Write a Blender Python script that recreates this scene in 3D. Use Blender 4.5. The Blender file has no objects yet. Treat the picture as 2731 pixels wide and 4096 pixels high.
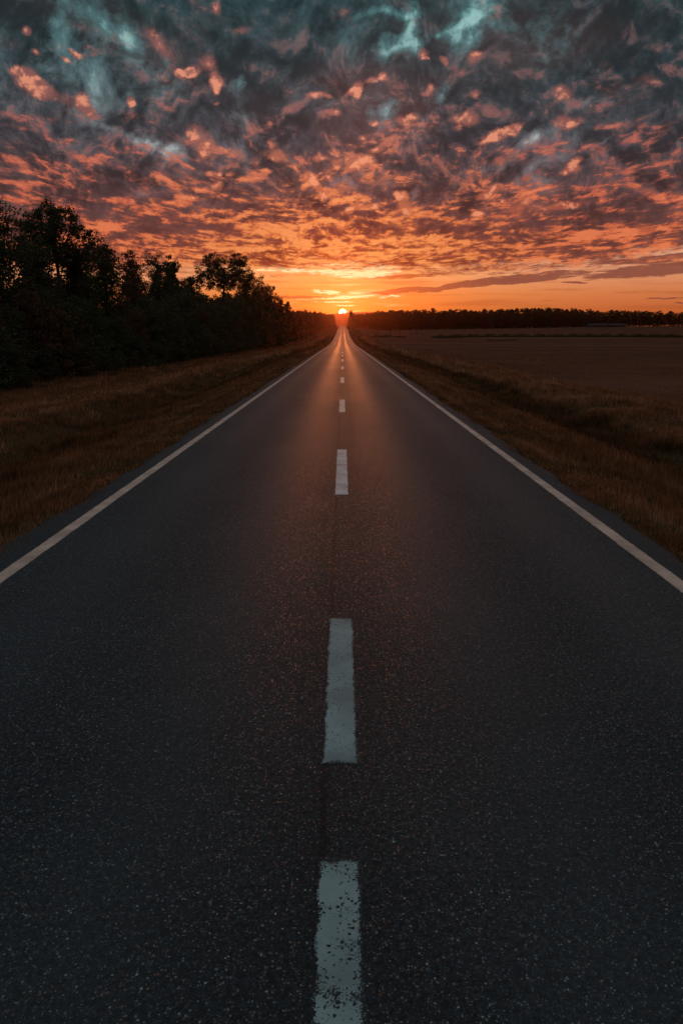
import bpy, bmesh, math, random
import numpy as np
from mathutils import Vector, Matrix, Euler

# ------------------------------------------------------------------ camera
sc = bpy.context.scene
R = math.radians
F = 2730.7                       # focal length in pixels of the 2731 x 4096 photograph (24 mm, portrait)
PXC, PYC = 1365.5, 2048.0
VPX, VPY = 1370.0, 1344.0        # where the flat part of the road vanishes
H = 2.1
TH = math.atan((PYC - VPY) / F)
YAW = math.atan((VPX - PXC) * math.cos(TH) / F)
cam_d = bpy.data.cameras.new('camera')
cam = bpy.data.objects.new('camera', cam_d)
sc.collection.objects.link(cam)
cam.location = (0, 0, H)
cam.rotation_euler = (R(90) - TH, 0, YAW)
cam_d.sensor_fit = 'VERTICAL'
cam_d.sensor_height = 36.0
cam_d.lens = 24.0
cam_d.clip_start = 0.05
cam_d.clip_end = 30000
sc.camera = cam
CROT = Euler(cam.rotation_euler).to_matrix()


def ray(px, py):
    """World direction seen at a pixel of the photograph."""
    return (CROT @ Vector(((px - PXC) / F, -(py - PYC) / F, -1.0))).normalized()


def gno(px, py):
    d = ray(px, py)
    return d.x / d.y, d.z / d.y


sc.render.engine = 'CYCLES'
sc.view_settings.view_transform = 'Standard'
sc.view_settings.look = 'None'
sc.view_settings.exposure = 0.0
sc.view_settings.gamma = 1.0
sc.cycles.use_denoising = True
sc.cycles.denoiser = 'OPENIMAGEDENOISE'
sc.cycles.denoising_input_passes = 'RGB_ALBEDO_NORMAL'
sc.cycles.use_adaptive_sampling = True
sc.cycles.adaptive_threshold = 0.007
sc.cycles.max_bounces = 4
sc.cycles.diffuse_bounces = 2
sc.cycles.glossy_bounces = 2
sc.cycles.transmission_bounces = 2
sc.cycles.volume_bounces = 0
sc.cycles.transparent_max_bounces = 8
sc.cycles.sample_clamp_indirect = 3.0


# ------------------------------------------------------------------ node helpers
def lin(c):
    return tuple(((v / 255.0) / 12.92 if v <= 10.3 else ((v / 255.0 + 0.055) / 1.055) ** 2.4) for v in c) + (1.0,)


class NT:
    """Small helper to write node trees as expressions."""
    def __init__(self, tree):
        self.t = tree
        self.n = tree.nodes
        self.l = tree.links

    def put(self, sock, v):
        if v is None:
            return
        if isinstance(v, bpy.types.NodeSocket):
            self.l.new(v, sock)
        else:
            sock.default_value = v

    def m(self, op, a, b=None, c=None, clamp=False):
        n = self.n.new('ShaderNodeMath')
        n.operation = op
        n.use_clamp = clamp
        self.put(n.inputs[0], a); self.put(n.inputs[1], b); self.put(n.inputs[2], c)
        return n.outputs[0]

    def add(self, *v):
        o = v[0]
        for x in v[1:]:
            o = self.m('ADD', o, x)
        return o

    def mul(self, *v):
        o = v[0]
        for x in v[1:]:
            o = self.m('MULTIPLY', o, x)
        return o

    def sub(self, a, b): return self.m('SUBTRACT', a, b)
    def div(self, a, b): return self.m('DIVIDE', a, b)
    def mx(self, a, b): return self.m('MAXIMUM', a, b)
    def mn(self, a, b): return self.m('MINIMUM', a, b)

    def vm(self, op, a, b=None, scale=None):
        n = self.n.new('ShaderNodeVectorMath')
        n.operation = op
        self.put(n.inputs[0], a); self.put(n.inputs[1], b)
        if scale is not None:
            self.put(n.inputs['Scale'], scale)
        return n.outputs['Value'] if op in ('LENGTH', 'DOT_PRODUCT', 'DISTANCE') else n.outputs[0]

    def sep(self, v):
        n = self.n.new('ShaderNodeSeparateXYZ')
        self.put(n.inputs[0], v)
        return n.outputs[0], n.outputs[1], n.outputs[2]

    def comb(self, x, y, z=0.0):
        n = self.n.new('ShaderNodeCombineXYZ')
        self.put(n.inputs[0], x); self.put(n.inputs[1], y); self.put(n.inputs[2], z)
        return n.outputs[0]

    def noise(self, v, scale, detail=4.0, rough=0.55, lac=2.0, dist=0.0, color=False):
        n = self.n.new('ShaderNodeTexNoise')
        self.put(n.inputs['Vector'], v)
        self.put(n.inputs['Scale'], scale)
        self.put(n.inputs['Detail'], detail)
        self.put(n.inputs['Roughness'], rough)
        self.put(n.inputs['Lacunarity'], lac)
        self.put(n.inputs['Distortion'], dist)
        return n.outputs['Color'] if color else n.outputs['Fac']

    def voronoi(self, v, scale, rnd=1.0, feature='F1'):
        n = self.n.new('ShaderNodeTexVoronoi')
        n.feature = feature
        self.put(n.inputs['Vector'], v)
        self.put(n.inputs['Scale'], scale)
        self.put(n.inputs['Randomness'], rnd)
        return n

    def ss(self, x, a, b, lo=0.0, hi=1.0):
        n = self.n.new('ShaderNodeMapRange')
        n.interpolation_type = 'SMOOTHSTEP'
        self.put(n.inputs[0], x)
        self.put(n.inputs[1], a); self.put(n.inputs[2], b); self.put(n.inputs[3], lo); self.put(n.inputs[4], hi)
        return n.outputs[0]

    def lerp(self, x, a, b, lo=0.0, hi=1.0):
        n = self.n.new('ShaderNodeMapRange')
        n.clamp = True
        self.put(n.inputs[0], x)
        self.put(n.inputs[1], a); self.put(n.inputs[2], b); self.put(n.inputs[3], lo); self.put(n.inputs[4], hi)
        return n.outputs[0]

    def mix(self, f, a, b, mode='MIX'):
        n = self.n.new('ShaderNodeMix')
        n.data_type = 'RGBA'
        n.blend_type = mode
        n.clamp_factor = True
        self.put(n.inputs[0], f); self.put(n.inputs[6], a); self.put(n.inputs[7], b)
        return n.outputs[2]

    def ramp(self, x, lo, hi, stops):
        """Colour over x: stops are (x, sRGB 0-255)."""
        t = self.lerp(x, lo, hi)
        n = self.n.new('ShaderNodeValToRGB')
        cr = n.color_ramp
        cr.interpolation = 'EASE' if False else 'LINEAR'
        while len(cr.elements) < len(stops):
            cr.elements.new(0.5)
        for e, (p, c) in zip(cr.elements, stops):
            e.position = (p - lo) / (hi - lo)
            e.color = lin(c)
        self.l.new(t, n.inputs[0])
        return n.outputs[0]

    def blob(self, q, px, py, rx, ry, rot=0.0, s=1.0):
        """Soft ellipse in a fixed direction of the sky; q = (x/y, z/y) of the direction."""
        cu, cw = gno(px, py)
        u1, w1 = gno(px + 10, py)
        u2, w2 = gno(px, py - 10)
        n = self.n.new('ShaderNodeMapping')
        n.vector_type = 'TEXTURE'
        n.inputs['Location'].default_value = (cu, cw, 0)
        n.inputs['Rotation'].default_value = (0, 0, R(rot))
        n.inputs['Scale'].default_value = (rx * (u1 - cu) / 10, ry * (w2 - cw) / 10, 1)
        self.l.new(q, n.inputs[0])
        g = self.n.new('ShaderNodeTexGradient')
        g.gradient_type = 'SPHERICAL'
        self.l.new(n.outputs[0], g.inputs[0])
        return self.mul(g.outputs['Fac'], s)

    def blobs(self, q, items):
        return self.add(*[self.blob(q, *b) for b in items]) if len(items) > 1 else self.blob(q, *items[0])


# ------------------------------------------------------------------ sun and sky
SUN_DIR = ray(1370, 1251)
SUN_EL = math.asin(SUN_DIR.z)
SUN_AZ = math.atan2(SUN_DIR.x, SUN_DIR.y)
LAMP_EL = SUN_EL + R(0.75)       # just over the far ridge that cuts the disc

sun_d = bpy.data.lights.new('sun', 'SUN')
sun = bpy.data.objects.new('sun', sun_d)
sc.collection.objects.link(sun)
sun_d.energy = 0.26
sun_d.angle = R(0.6)
sun_d.color = (1.0, 0.27, 0.085)
sun.rotation_euler = (R(90) - LAMP_EL + R(180) * 0, 0, 0)
_sd = Vector((math.sin(SUN_AZ) * math.cos(LAMP_EL), math.cos(SUN_AZ) * math.cos(LAMP_EL), math.sin(LAMP_EL)))
sun.rotation_euler = _sd.to_track_quat('Z', 'Y').to_euler()
sun.location = (0, 300, 60)

world = bpy.data.worlds.new('World')
sc.world = world
world.use_nodes = True
wt = world.node_tree
wt.nodes.clear()
w = NT(wt)
tc = wt.nodes.new('ShaderNodeTexCoord')
dvec = w.vm('NORMALIZE', tc.outputs['Generated'])
dx, dy, dz = w.sep(dvec)
hyp = w.m('SQRT', w.add(w.mul(dx, dx), w.mul(dy, dy)))
E = w.mul(w.m('ARCTAN2', dz, hyp), 57.29578)                  # elevation, degrees
A = w.mul(w.m('ARCTAN2', dx, dy), 57.29578)                   # azimuth from the road's direction, degrees
cosang = w.vm('DOT_PRODUCT', dvec, tuple(SUN_DIR))
ang = w.mul(w.m('ARCCOSINE', w.mn(cosang, 0.9999999)), 57.29578)
absA = w.m('ABSOLUTE', A)
dyc = w.mx(dy, 0.08)
q0 = w.comb(w.div(dx, dyc), w.div(dz, dyc))                   # direction on a wall facing the sun
front = w.ss(dy, 0.1, 0.3)

# directions on a flat cloud layer
inv = w.div(1.0, w.add(w.mx(dz, 0.0), 0.035))
P = w.comb(w.mul(dx, inv), w.mul(dy, inv, 0.5))
wrp = w.vm('SUBTRACT', w.noise(P, 1.1, 3, 0.5, color=True), (0.5, 0.5, 0.5))
Pw = w.vm('ADD', P, w.vm('SCALE', wrp, scale=0.55))

# wobble of the hand placed clouds
wq1 = w.vm('SUBTRACT', w.noise(q0, 9.0, 3, 0.6, color=True), (0.5, 0.5, 0.5))
wq2 = w.vm('SUBTRACT', w.noise(q0, 34.0, 4, 0.6, color=True), (0.5, 0.5, 0.5))
qA = w.vm('ADD', q0, w.vm('ADD', w.vm('SCALE', wq1, scale=0.055), w.vm('SCALE', wq2, scale=0.02)))
qB = w.vm('ADD', q0, w.vm('ADD', w.vm('SCALE', wq1, scale=0.02), w.vm('SCALE', wq2, scale=0.016)))

# --- noises of the cloud deck
nBig = w.noise(Pw, 1.25, 4, 0.52)
nMid = w.noise(Pw, 3.4, 7, 0.60)
nMidS = w.noise(w.vm('ADD', Pw, (0.0, 0.07, 0.0)), 3.4, 7, 0.60)
nFine = w.noise(Pw, 9.5, 6, 0.62)
relief = w.mul(w.sub(nMid, nMidS), 2.2)
u0, w0, _z = w.sep(w.vm('ADD', q0, w.vm('SCALE', wq1, scale=0.03)))
# rows of cloud that rise away from the sun on both sides
rows = w.noise(w.comb(w.mul(u0, 5.0), w.mul(w.sub(w0, w.mul(w.m('ABSOLUTE', u0), 0.17)), 42.0)), 1.0, 6, 0.58, dist=0.35)
qf = w.noise(q0, 38.0, 7, 0.60)                               # fluff of single small clouds
qfS = w.noise(w.vm('ADD', q0, (0.0, -0.007, 0.0)), 38.0, 7, 0.60)
qg = w.noise(q0, 15.0, 8, 0.62)
# broken texture whose lines run together toward the sun
_sx, _sz = gno(1370, 1330)
us = w.sub(u0, _sx)
ws_ = w.sub(w0, _sz)
th_ = w.m('ARCTAN2', us, ws_)
lr_ = w.m('LOGARITHM', w.m('SQRT', w.add(w.mul(us, us), w.mul(ws_, ws_), 0.002)), 2.718)
T1 = w.noise(w.comb(w.mul(th_, 4.2), w.mul(lr_, 3.4)), 1.0, 9, 0.62, dist=0.45)
qT = w.vm('ADD', q0, w.vm('SCALE', wq1, scale=0.05))
T2 = w.noise(qT, 13.0, 9, 0.66, dist=0.35)
T2d = w.noise(w.vm('ADD', qT, (0.0, -0.013, 0.0)), 13.0, 9, 0.66, dist=0.35)
relT = w.sub(T2, T2d)
nGrit = w.noise(Pw, 21.0, 5, 0.66)
T = w.add(w.mul(T1, 0.55), w.mul(T2, 0.45))
Tc = w.sub(T, 0.5)
upper = w.ss(E, 6.5, 11.0)

# --- where the deck opens (px, py, rx, ry, rotation, strength)
GAPS = [(60, 110, 110, 220, 20, .40), (200, 160, 120, 140, -30, .38), (430, 110, 330, 80, -38, .55), (490, 140, 80, 40, -20, .7),
        (230, 260, 330, 90, -38, .38), (1640, 130, 60, 190, 12, .95), (1560, 200, 190, 60, 8, .95), (1560, 60, 150, 40, 5, .8),
        (1905, 60, 110, 190, 10, .95), (1790, 120, 160, 50, 20, .75), (1700, 60, 420, 160, 0, .35), (410, 490, 170, 40, -22, .85),
        (600, 560, 160, 45, -28, .95), (700, 640, 200, 60, -35, .6), (970, 335, 70, 60, 10, .75), (1560, 410, 170, 50, 30, .7),
        (1780, 350, 50, 90, -20, .6), (2300, 420, 90, 50, 0, .6), (2130, 550, 120, 45, 20, .75), (2420, 590, 190, 26, 27, .8),
        (2690, 450, 90, 30, 12, .6), (2690, 560, 80, 35, 20, .6), (2690, 640, 70, 40, 35, .5), (1960, 650, 160, 60, 20, .6),
        (560, 400, 330, 160, -30, .38), (1400, 735, 90, 40, -12, .7), (1440, 700, 60, 40, 0, .6), (590, 785, 100, 40, 0, .6),
        (2200, 640, 260, 50, 26, .4), (840, 640, 190, 110, -35, .3), (1560, 520, 260, 120, 10, .22)]
gap = w.blobs(qA, GAPS)
qh = w.noise(q0, 46.0, 6, 0.62)
gapN = w.add(w.mul(gap, 0.74), w.mul(w.add(w.mul(w.sub(nMid, 0.5), 1.1), w.mul(w.sub(nBig, 0.5), 0.4), w.mul(w.sub(qg, 0.5), 2.2), w.mul(w.sub(qh, 0.5), 0.8)), w.add(0.22, w.mn(gap, 0.9))), w.mul(Tc, upper, 3.6), -0.07)
gapM = w.ss(gapN, 0.02, 0.75)
gapHi = w.ss(gapN, 0.44, 0.95)

# --- colours of the deck
C_sh_far = w.ramp(E, 0, 30, [(3.5, (150, 80, 60)), (6, (114, 66, 58)), (9.5, (88, 66, 66)), (13, (70, 68, 73)), (17, (56, 68, 73)), (22.5, (38, 59, 63)), (30, (70, 98, 100))])
C_sh_sun = w.ramp(E, 0, 30, [(3.5, (214, 104, 52)), (5.5, (152, 67, 45)), (8, (112, 62, 55)), (11, (90, 70, 70)), (14, (74, 70, 75)), (22.5, (46, 68, 72)), (30, (70, 98, 100))])
C_li_far = w.ramp(E, 0, 30, [(3.5, (228, 140, 96)), (6, (228, 114, 66)), (9, (216, 104, 70)), (13, (198, 105, 86)), (18, (186, 108, 100)), (22.5, (176, 108, 104)), (30, (140, 130, 130))])
C_li_sun = w.ramp(E, 0, 30, [(3.5, (255, 210, 130)), (5.5, (250, 150, 74)), (8, (247, 134, 72)), (11, (240, 128, 82)), (16, (230, 132, 110)), (22.5, (196, 116, 108)), (30, (140, 130, 130))])
C_gap = w.ramp(E, 0, 30, [(4, (238, 170, 124)), (8, (166, 118, 108)), (11, (140, 124, 128)), (15, (120, 134, 138)), (19, (98, 140, 142)), (22.5, (84, 132, 133)), (30, (96, 132, 134))])
C_gapHi = w.ramp(E, 0, 30, [(4, (250, 200, 150)), (9, (208, 176, 168)), (12, (188, 192, 192)), (17, (160, 190, 188)), (22.5, (150, 198, 194)), (30, (110, 142, 144))])
toward = w.ss(absA, 1.0, 19.0, 1.0, 0.0)
C_sh = w.mix(toward, C_sh_far, C_sh_sun)
C_li = w.mix(toward, C_li_far, C_li_sun)
# broad variation of the thick cloud
px_, py_, pz_ = w.sep(Pw)
ray_ = w.noise(w.comb(w.mul(px_, 2.6), w.mul(py_, 0.75)), 1.0, 6, 0.6)
body = w.add(0.98, w.mul(w.sub(nBig, 0.5), 1.1), w.mul(w.sub(nMid, 0.5), 0.8), w.mul(w.sub(ray_, 0.5), 1.0), w.mul(Tc, w.add(0.6, upper), 1.9), w.mul(relT, w.add(0.5, upper), 2.3), w.mul(w.sub(qh, 0.5), upper, 0.7))
DARK = [(2500, 150, 620, 330, 0, .30), (420, 640, 430, 130, -22, .25), (1200, 230, 420, 200, 0, .20), (330, 180, 260, 90, -40, .28),
        (1150, 470, 250, 110, 10, .22), (1420, 285, 320, 60, -4, .25), (1500, 160, 130, 70, 0, .3), (2330, 640, 350, 90, 25, .12)]
body = w.sub(body, w.mul(w.blobs(qA, DARK), 0.8))
body = w.add(w.m('SMOOTH_MAX', body, 0.50, 0.35), w.mul(w.sub(qh, 0.5), 0.25))
deck = w.mix(1.0, C_sh, w.comb(body, body, body), 'MULTIPLY')
# dusky rose tint that drifts through the grey
rose = w.ss(w.noise(Pw, 0.9, 3, 0.5), 0.47, 0.64)
deck = w.mix(w.mul(rose, w.ss(E, 5, 11, 0.2, 0.36), w.ss(E, 17, 23, 1.0, 0.35)), deck, w.mix(toward, lin((100, 62, 60)), lin((116, 72, 66))))
deck = w.mix(w.mul(gapM, 0.82), deck, C_gap)
deck = w.mix(w.mul(gapHi, 0.9), deck, C_gapHi)

# --- parts of the deck that catch the sun
lowE = w.ss(E, 10.0, 6.5)
LIT = [(1330, 960, 620, 150, 0, .16), (1000, 920, 300, 90, -12, .12), (300, 745, 260, 40, -18, .12), (150, 690, 220, 50, -18, .10), (560, 850, 300, 45, -15, .14),
       (500, 950, 500, 70, -7, .14), (1500, 620, 200, 110, 20, .10), (1800, 600, 250, 70, 12, .12), (1250, 870, 260, 110, 20, .14), (2150, 800, 260, 60, 5, .10),
       (2600, 900, 220, 40, 10, .12), (2500, 965, 300, 40, 5, .14), (1950, 980, 500, 60, 4, .12), (1600, 1000, 500, 60, 0, .14), (1450, 660, 90, 60, 20, .14), (100, 780, 200, 60, -15, .12),
       (1180, 560, 260, 60, -10, .12), (1060, 480, 160, 40, -35, .10), (2200, 500, 300, 60, 15, .10)]
rowW = w.mul(w.ss(w.m('ABSOLUTE', u0), 0.05, 0.22, 0.3, 1.0), w.ss(E, 13.0, 8.0))
litN = w.add(w.mul(w.sub(nMid, 0.5), 1.0), w.mul(w.sub(nFine, 0.5), 1.0), w.mul(w.sub(nGrit, 0.5), 0.75), w.mul(relT, 0.9), w.mul(Tc, 0.9), w.mul(w.sub(rows, 0.5), rowW, 1.1), w.mul(relief, 0.7), w.mul(w.sub(ray_, 0.5), 0.45), w.blobs(qA, LIT))
thr = w.add(w.lerp(E, 4.8, 12.0, -0.045, 0.115), w.ss(E, 12.0, 19.0, 0.0, 0.20), w.lerp(absA, 6, 26, 0.0, 0.05))
lv = w.sub(litN, thr)
fade = w.ss(E, 10.0, 17.5, 1.0, 0.36)
litA = w.ss(lv, -0.22, 0.12)
litB = w.ss(lv, 0.01, 0.15)
litC = w.ss(lv, 0.15, 0.34)
deck = w.mix(w.mul(litA, 0.55, fade), deck, w.mix(0.62, C_li, C_sh))
deck = w.mix(w.mul(litB, 0.75, fade), deck, w.mix(0.12, C_li, C_sh))
deck = w.mix(w.mul(litC, 0.8, fade), deck, w.mix(0.35, C_li, w.mix(toward, lin((244, 152, 106)), lin((255, 190, 118)))))

deck = w.mix(w.mul(w.ss(relT, 0.03, 0.13), upper, w.ss(E, 22, 14, 0.16, 0.50)), deck, w.mix(0.45, C_li, C_sh))

# --- single small clouds that glow pink
PUFF = [(115, 325, 95, 62, -38, 1.0), (170, 360, 70, 55, -25, .9), (65, 275, 40, 30, 0, .7), (335, 405, 45, 62, 40, .85), (365, 450, 36, 22, -20, .75), (260, 405, 80, 44, -30, .5), (148, 213, 26, 18, -30, .85),
        (105, 122, 34, 30, 0, .75), (260, 255, 40, 20, -12, .6), (310, 225, 60, 30, -25, .65), (380, 218, 45, 22, 10, .5), (640, 165, 120, 55, -35, .62), (740, 280, 60, 30, 0, 1.0),
        (768, 278, 42, 40, 10, .95), (712, 282, 30, 26, 0, .9), (868, 320, 42, 48, -40, 1.0), (872, 352, 26, 34, -50, .7), (522, 402, 22, 30, 0, .85), (872, 403, 24, 14, 0, .6), (875, 30, 34, 50, 0, .85), (835, 245, 60, 60, -40, .65),
        (970, 120, 55, 30, 0, .6), (1430, 355, 34, 62, -12, 1.0), (1405, 372, 50, 26, 10, .85), (1490, 318, 46, 20, 15, .8), (1535, 300, 24, 30, -20, .95), (1262, 372, 60, 24, 12, .9), (1310, 378, 24, 20, 0, .75), (1330, 455, 52, 24, 0, .8),
        (1692, 215, 36, 38, -30, .7), (1700, 236, 24, 12, 0, .75), (1776, 232, 28, 22, 0, .95), (1910, 220, 52, 40, 15, .8), (1725, 355, 26, 40, -25, .7), (1690, 370, 34, 18, 0, .5), (1620, 475, 72, 32, 4, .8), (1497, 490, 30, 18, 0, .8), (1540, 490, 26, 16, 0, .7),
        (1870, 465, 100, 44, 8, .8), (1900, 370, 44, 26, 20, .6), (2250, 375, 66, 50, 0, .72), (2300, 420, 50, 30, 0, .6), (2000, 530, 130, 26, 24, .95), (2050, 505, 40, 32, 0, .9), (1975, 525, 40, 32, 20, .9), (2230, 480, 60, 40, 20, .55), (2280, 500, 90, 40, 15, .6),
        (2600, 320, 100, 50, -5, .4), (1555, 555, 44, 26, 20, .9), (1505, 590, 50, 26, 15, .95), (1450, 555, 36, 20, 0, .6), (1420, 630, 70, 26, 8, 1.0), (1430, 660, 90, 36, 24, 1.0), (1340, 650, 40, 18, 0, .9), (1280, 640, 44, 16, 0, .95), (1275, 622, 12, 14, 0, .8),
        (1100, 620, 70, 34, -18, .8), (1240, 705, 36, 24, -20, 1.0), (1255, 735, 50, 18, -15, .9), (1325, 710, 30, 14, -25, .9), (1283, 692, 16, 10, 0, .8), (1290, 778, 36, 34, 40, 1.0), (810, 560, 90, 70, -60, .55), (815, 595, 34, 60, -40, .95), (760, 560, 50, 70, 0, .5),
        (845, 695, 36, 20, -15, .95), (880, 700, 16, 26, 0, .8), (920, 700, 30, 22, 30, .95), (870, 745, 40, 30, 0, .7), (735, 735, 40, 14, -20, .6), (780, 795, 24, 10, -30, .85), (2000, 630, 36, 26, 0, .95), (2105, 708, 34, 18, 8, .9), (1975, 755, 70, 36, 14, .95), (1930, 780, 50, 22, 8, .8), (2020, 805, 22, 16, 20, .8),
        (2290, 655, 60, 34, 30, .9), (2275, 690, 70, 22, 12, .8), (1905, 855, 44, 16, 6, 1.0), (1880, 885, 40, 16, 0, .9), (2090, 830, 90, 60, 10, .6), (2250, 822, 130, 22, 6, .8), (2580, 920, 40, 20, 10, .9), (1480, 830, 70, 22, 8, .9), (1410, 835, 50, 20, 8, .9), (1600, 770, 50, 24, -20, .9), (1615, 820, 36, 70, 20, .8)]
pb = w.blobs(qB, PUFF)
pbc = w.mn(pb, 0.85)
pn = w.add(pbc, w.mul(w.sub(qf, 0.5), w.add(0.2, w.mul(pbc, 1.3))), w.mul(w.sub(qh, 0.5), 0.35))
puffSoft = w.mul(w.ss(pb, 0.0, 0.7), 0.7)
puff = w.ss(pn, 0.12, 0.66)
puffHot = w.ss(w.add(pn, w.mul(w.sub(qf, qfS), 3.5)), 0.42, 1.0)
deck = w.mix(w.mul(puffSoft, w.ss(T2, 0.40, 0.62)), deck, w.mix(0.55, C_li, C_sh))
deck = w.mix(w.mul(puff, 0.86), deck, w.mix(puffHot, w.mix(0.50, C_li, C_sh), w.mix(0.6, C_li, lin((255, 170, 130)))))

# --- clear air under the deck's edge
C_air_far = w.ramp(E, 0, 30, [(0, (176, 78, 40)), (1.6, (188, 92, 48)), (3.2, (206, 118, 74)), (4.8, (216, 146, 112)), (6.5, (216, 168, 142)), (12, (160, 140, 135))])
C_air_sun = w.ramp(E, 0, 30, [(0, (214, 92, 30)), (1.8, (228, 102, 38)), (3.4, (234, 120, 62)), (5.0, (240, 148, 94)), (8, (226, 160, 126)), (12, (160, 140, 135))])
nishita = wt.nodes.new('ShaderNodeTexSky')
nishita.sky_type = 'NISHITA'
nishita.sun_disc = False
nishita.sun_elevation = SUN_EL
nishita.sun_rotation = SUN_AZ
nishita.dust_density = 3.0
air = w.mix(w.mul(toward, toward), C_air_far, C_air_sun)
air = w.mix(0.015, air, nishita.outputs[0], 'ADD')
# thin bright bars near the sun and long dark bars to the right
st = w.comb(w.mul(A, 0.16), w.mul(E, 2.4))
nS = w.noise(st, 1.0, 5, 0.55, dist=0.6)
bar = w.ss(nS, 0.54, 0.68)
nearSun = w.ss(ang, 1.0, 6.5, 1.0, 0.0)
air = w.mix(w.mul(bar, nearSun, 0.9), air, lin((255, 232, 160)))
air = w.mix(w.mul(w.ss(w.noise(w.vm('ADD', st, (7.3, 2.1, 0)), 0.8, 5, 0.55), 0.50, 0.66), w.ss(ang, 0.8, 3.0), 0.5), air, w.mix(toward, lin((176, 92, 54)), lin((226, 108, 44))))
BARS = [(2100, 1112, 330, 26, 6.0, 1.0), (2000, 1122, 240, 20, 5, .8), (2560, 1085, 330, 32, 5.5, 1.0), (2720, 1075, 240, 34, 4, .9), (1760, 1150, 260, 16, 7, .9), (1570, 1165, 170, 14, 5, .8), (2680, 1030, 240, 20, 6, .9), (2500, 1045, 200, 16, 5, .7),
        (1620, 1105, 220, 16, 3, .7), (2290, 1130, 70, 6, 0, .8), (2660, 1193, 110, 6, 3, .8), (2710, 1212, 30, 5, 0, .7), (1180, 1190, 330, 14, 0, .5), (2080, 1045, 160, 12, 0, .5)]
qbar = w.vm('ADD', q0, w.vm('MULTIPLY', wq2, (0.03, 0.006, 0)))
bb_ = w.mn(w.blobs(qbar, BARS), 1.0)
bn = w.add(bb_, w.mul(w.add(0.12, w.mn(w.mul(bb_, 2.0), 1.0)), w.sub(w.noise(w.comb(w.mul(A, 0.45), w.mul(w.sub(E, w.mul(absA, 0.055)), 4.2)), 1.0, 8, 0.66, dist=0.3), 0.5), 2.0))
barM = w.ss(bn, 0.16, 0.42)
C_bar = w.mix(w.ss(absA, 2, 14, 1.0, 0.0), lin((134, 76, 62)), lin((206, 100, 48)))
air = w.mix(w.mul(barM, 0.92), air, C_bar)
WHITE = [(1200, 1077, 330, 17, 1.0, 1.0), (1400, 1074, 260, 40, 1, 1.2), (1480, 1100, 190, 22, 3, .7), (1370, 1192, 150, 9, 2, .9), (1340, 1208, 160, 6, 1, .8), (1290, 1165, 70, 14, -6, .7), (1330, 1172, 80, 12, -4, .7), (1420, 1185, 150, 8, 3, .8), (1380, 1222, 90, 6, 0, .8), (1560, 1186, 80, 9, 2, .7)]
wb_ = w.mn(w.blobs(qbar, WHITE), 0.9)
wn = w.add(w.mul(wb_, 1.05), w.mul(w.add(0.12, wb_), w.sub(w.noise(w.comb(w.mul(A, 1.05), w.mul(E, 8.5)), 1.0, 8, 0.66, dist=0.4), 0.5), 5.0))
air = w.mix(w.mul(w.ss(wn, 0.30, 0.75), 0.95), air, lin((255, 240, 178)))

# --- deck over air along a ragged edge
edge = w.add(E, w.mul(w.sub(nFine, 0.5), 2.6), w.mul(w.sub(w.noise(w.comb(w.mul(A, 0.12), w.mul(E, 0.9)), 1.0, 4, 0.6), 0.5), 3.4), w.ss(A, 8, 26, 0.0, -0.9), w.mul(w.m('EXPONENT', w.mul(w.mul(A, A), -0.03)), -0.55))
deckM = w.ss(edge, 4.2, 5.3)
sky = w.mix(deckM, air, deck)
# --- aureole
g1 = w.m('EXPONENT', w.mul(ang, -0.95))
g2 = w.m('EXPONENT', w.mul(ang, -0.22))
sky = w.mix(1.0, sky, w.mix(1.0, lin((255, 112, 36)), w.comb(w.mul(g1, 0.34), w.mul(g1, 0.34), w.mul(g1, 0.34)), 'MULTIPLY'), 'ADD')
sky = w.mix(1.0, sky, w.mix(1.0, lin((255, 110, 40)), w.comb(w.mul(g2, 0.03), w.mul(g2, 0.03), w.mul(g2, 0.03)), 'MULTIPLY'), 'ADD')
# --- the rest of the dome: dusk blue overhead and behind
C_up = w.ramp(E, 0, 90, [(0, (104, 92, 96)), (12, (110, 98, 96)), (35, (106, 119, 125)), (90, (106, 134, 145))])
sky = w.mix(w.mx(w.ss(E, 24, 38), w.ss(dy, 0.35, 0.05)), sky, C_up)
# --- the sun's disc
disc = w.ss(ang, 0.25, 0.30, 1.0, 0.0)
sky = w.mix(disc, sky, (14.0, 9.5, 4.5, 1.0))
sky = w.mix(w.ss(E, -0.6, -0.1, 1.0, 0.0), sky, lin((52, 36, 30)))
bg = wt.nodes.new('ShaderNodeBackground')
wt.links.new(sky, bg.inputs[0])
bg.inputs[1].default_value = 1.0
wo = wt.nodes.new('ShaderNodeOutputWorld')
wt.links.new(bg.outputs[0], wo.inputs[0])
world.cycles.sampling_method = 'MANUAL'
world.cycles.sample_map_resolution = 1024

# ------------------------------------------------------------------ object helpers
COL = sc.collection


def mesh_obj(name, verts, faces, mat=None, parent=None, smooth=False, uvs=None):
    me = bpy.data.meshes.new(name)
    verts = np.asarray(verts, dtype=np.float32).reshape(-1, 3)
    if isinstance(faces, np.ndarray):
        k = faces.shape[1]
        me.vertices.add(len(verts))
        me.vertices.foreach_set('co', verts.ravel())
        me.loops.add(faces.size)
        me.loops.foreach_set('vertex_index', faces.astype(np.int32).ravel())
        me.polygons.add(len(faces))
        me.polygons.foreach_set('loop_start', np.arange(0, faces.size, k, dtype=np.int32))
        me.update(calc_edges=True)
    else:
        me.from_pydata([tuple(map(float, v)) for v in verts], [], [tuple(int(i) for i in f) for f in faces])
    if smooth:
        me.polygons.foreach_set('use_smooth', np.ones(len(me.polygons), dtype=bool))
    if mat is not None:
        for m in (mat if isinstance(mat, (list, tuple)) else [mat]):
            me.materials.append(m)
    me.validate()
    o = bpy.data.objects.new(name, me)
    COL.objects.link(o)
    if parent is not None:
        o.parent = parent
    return o


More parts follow.
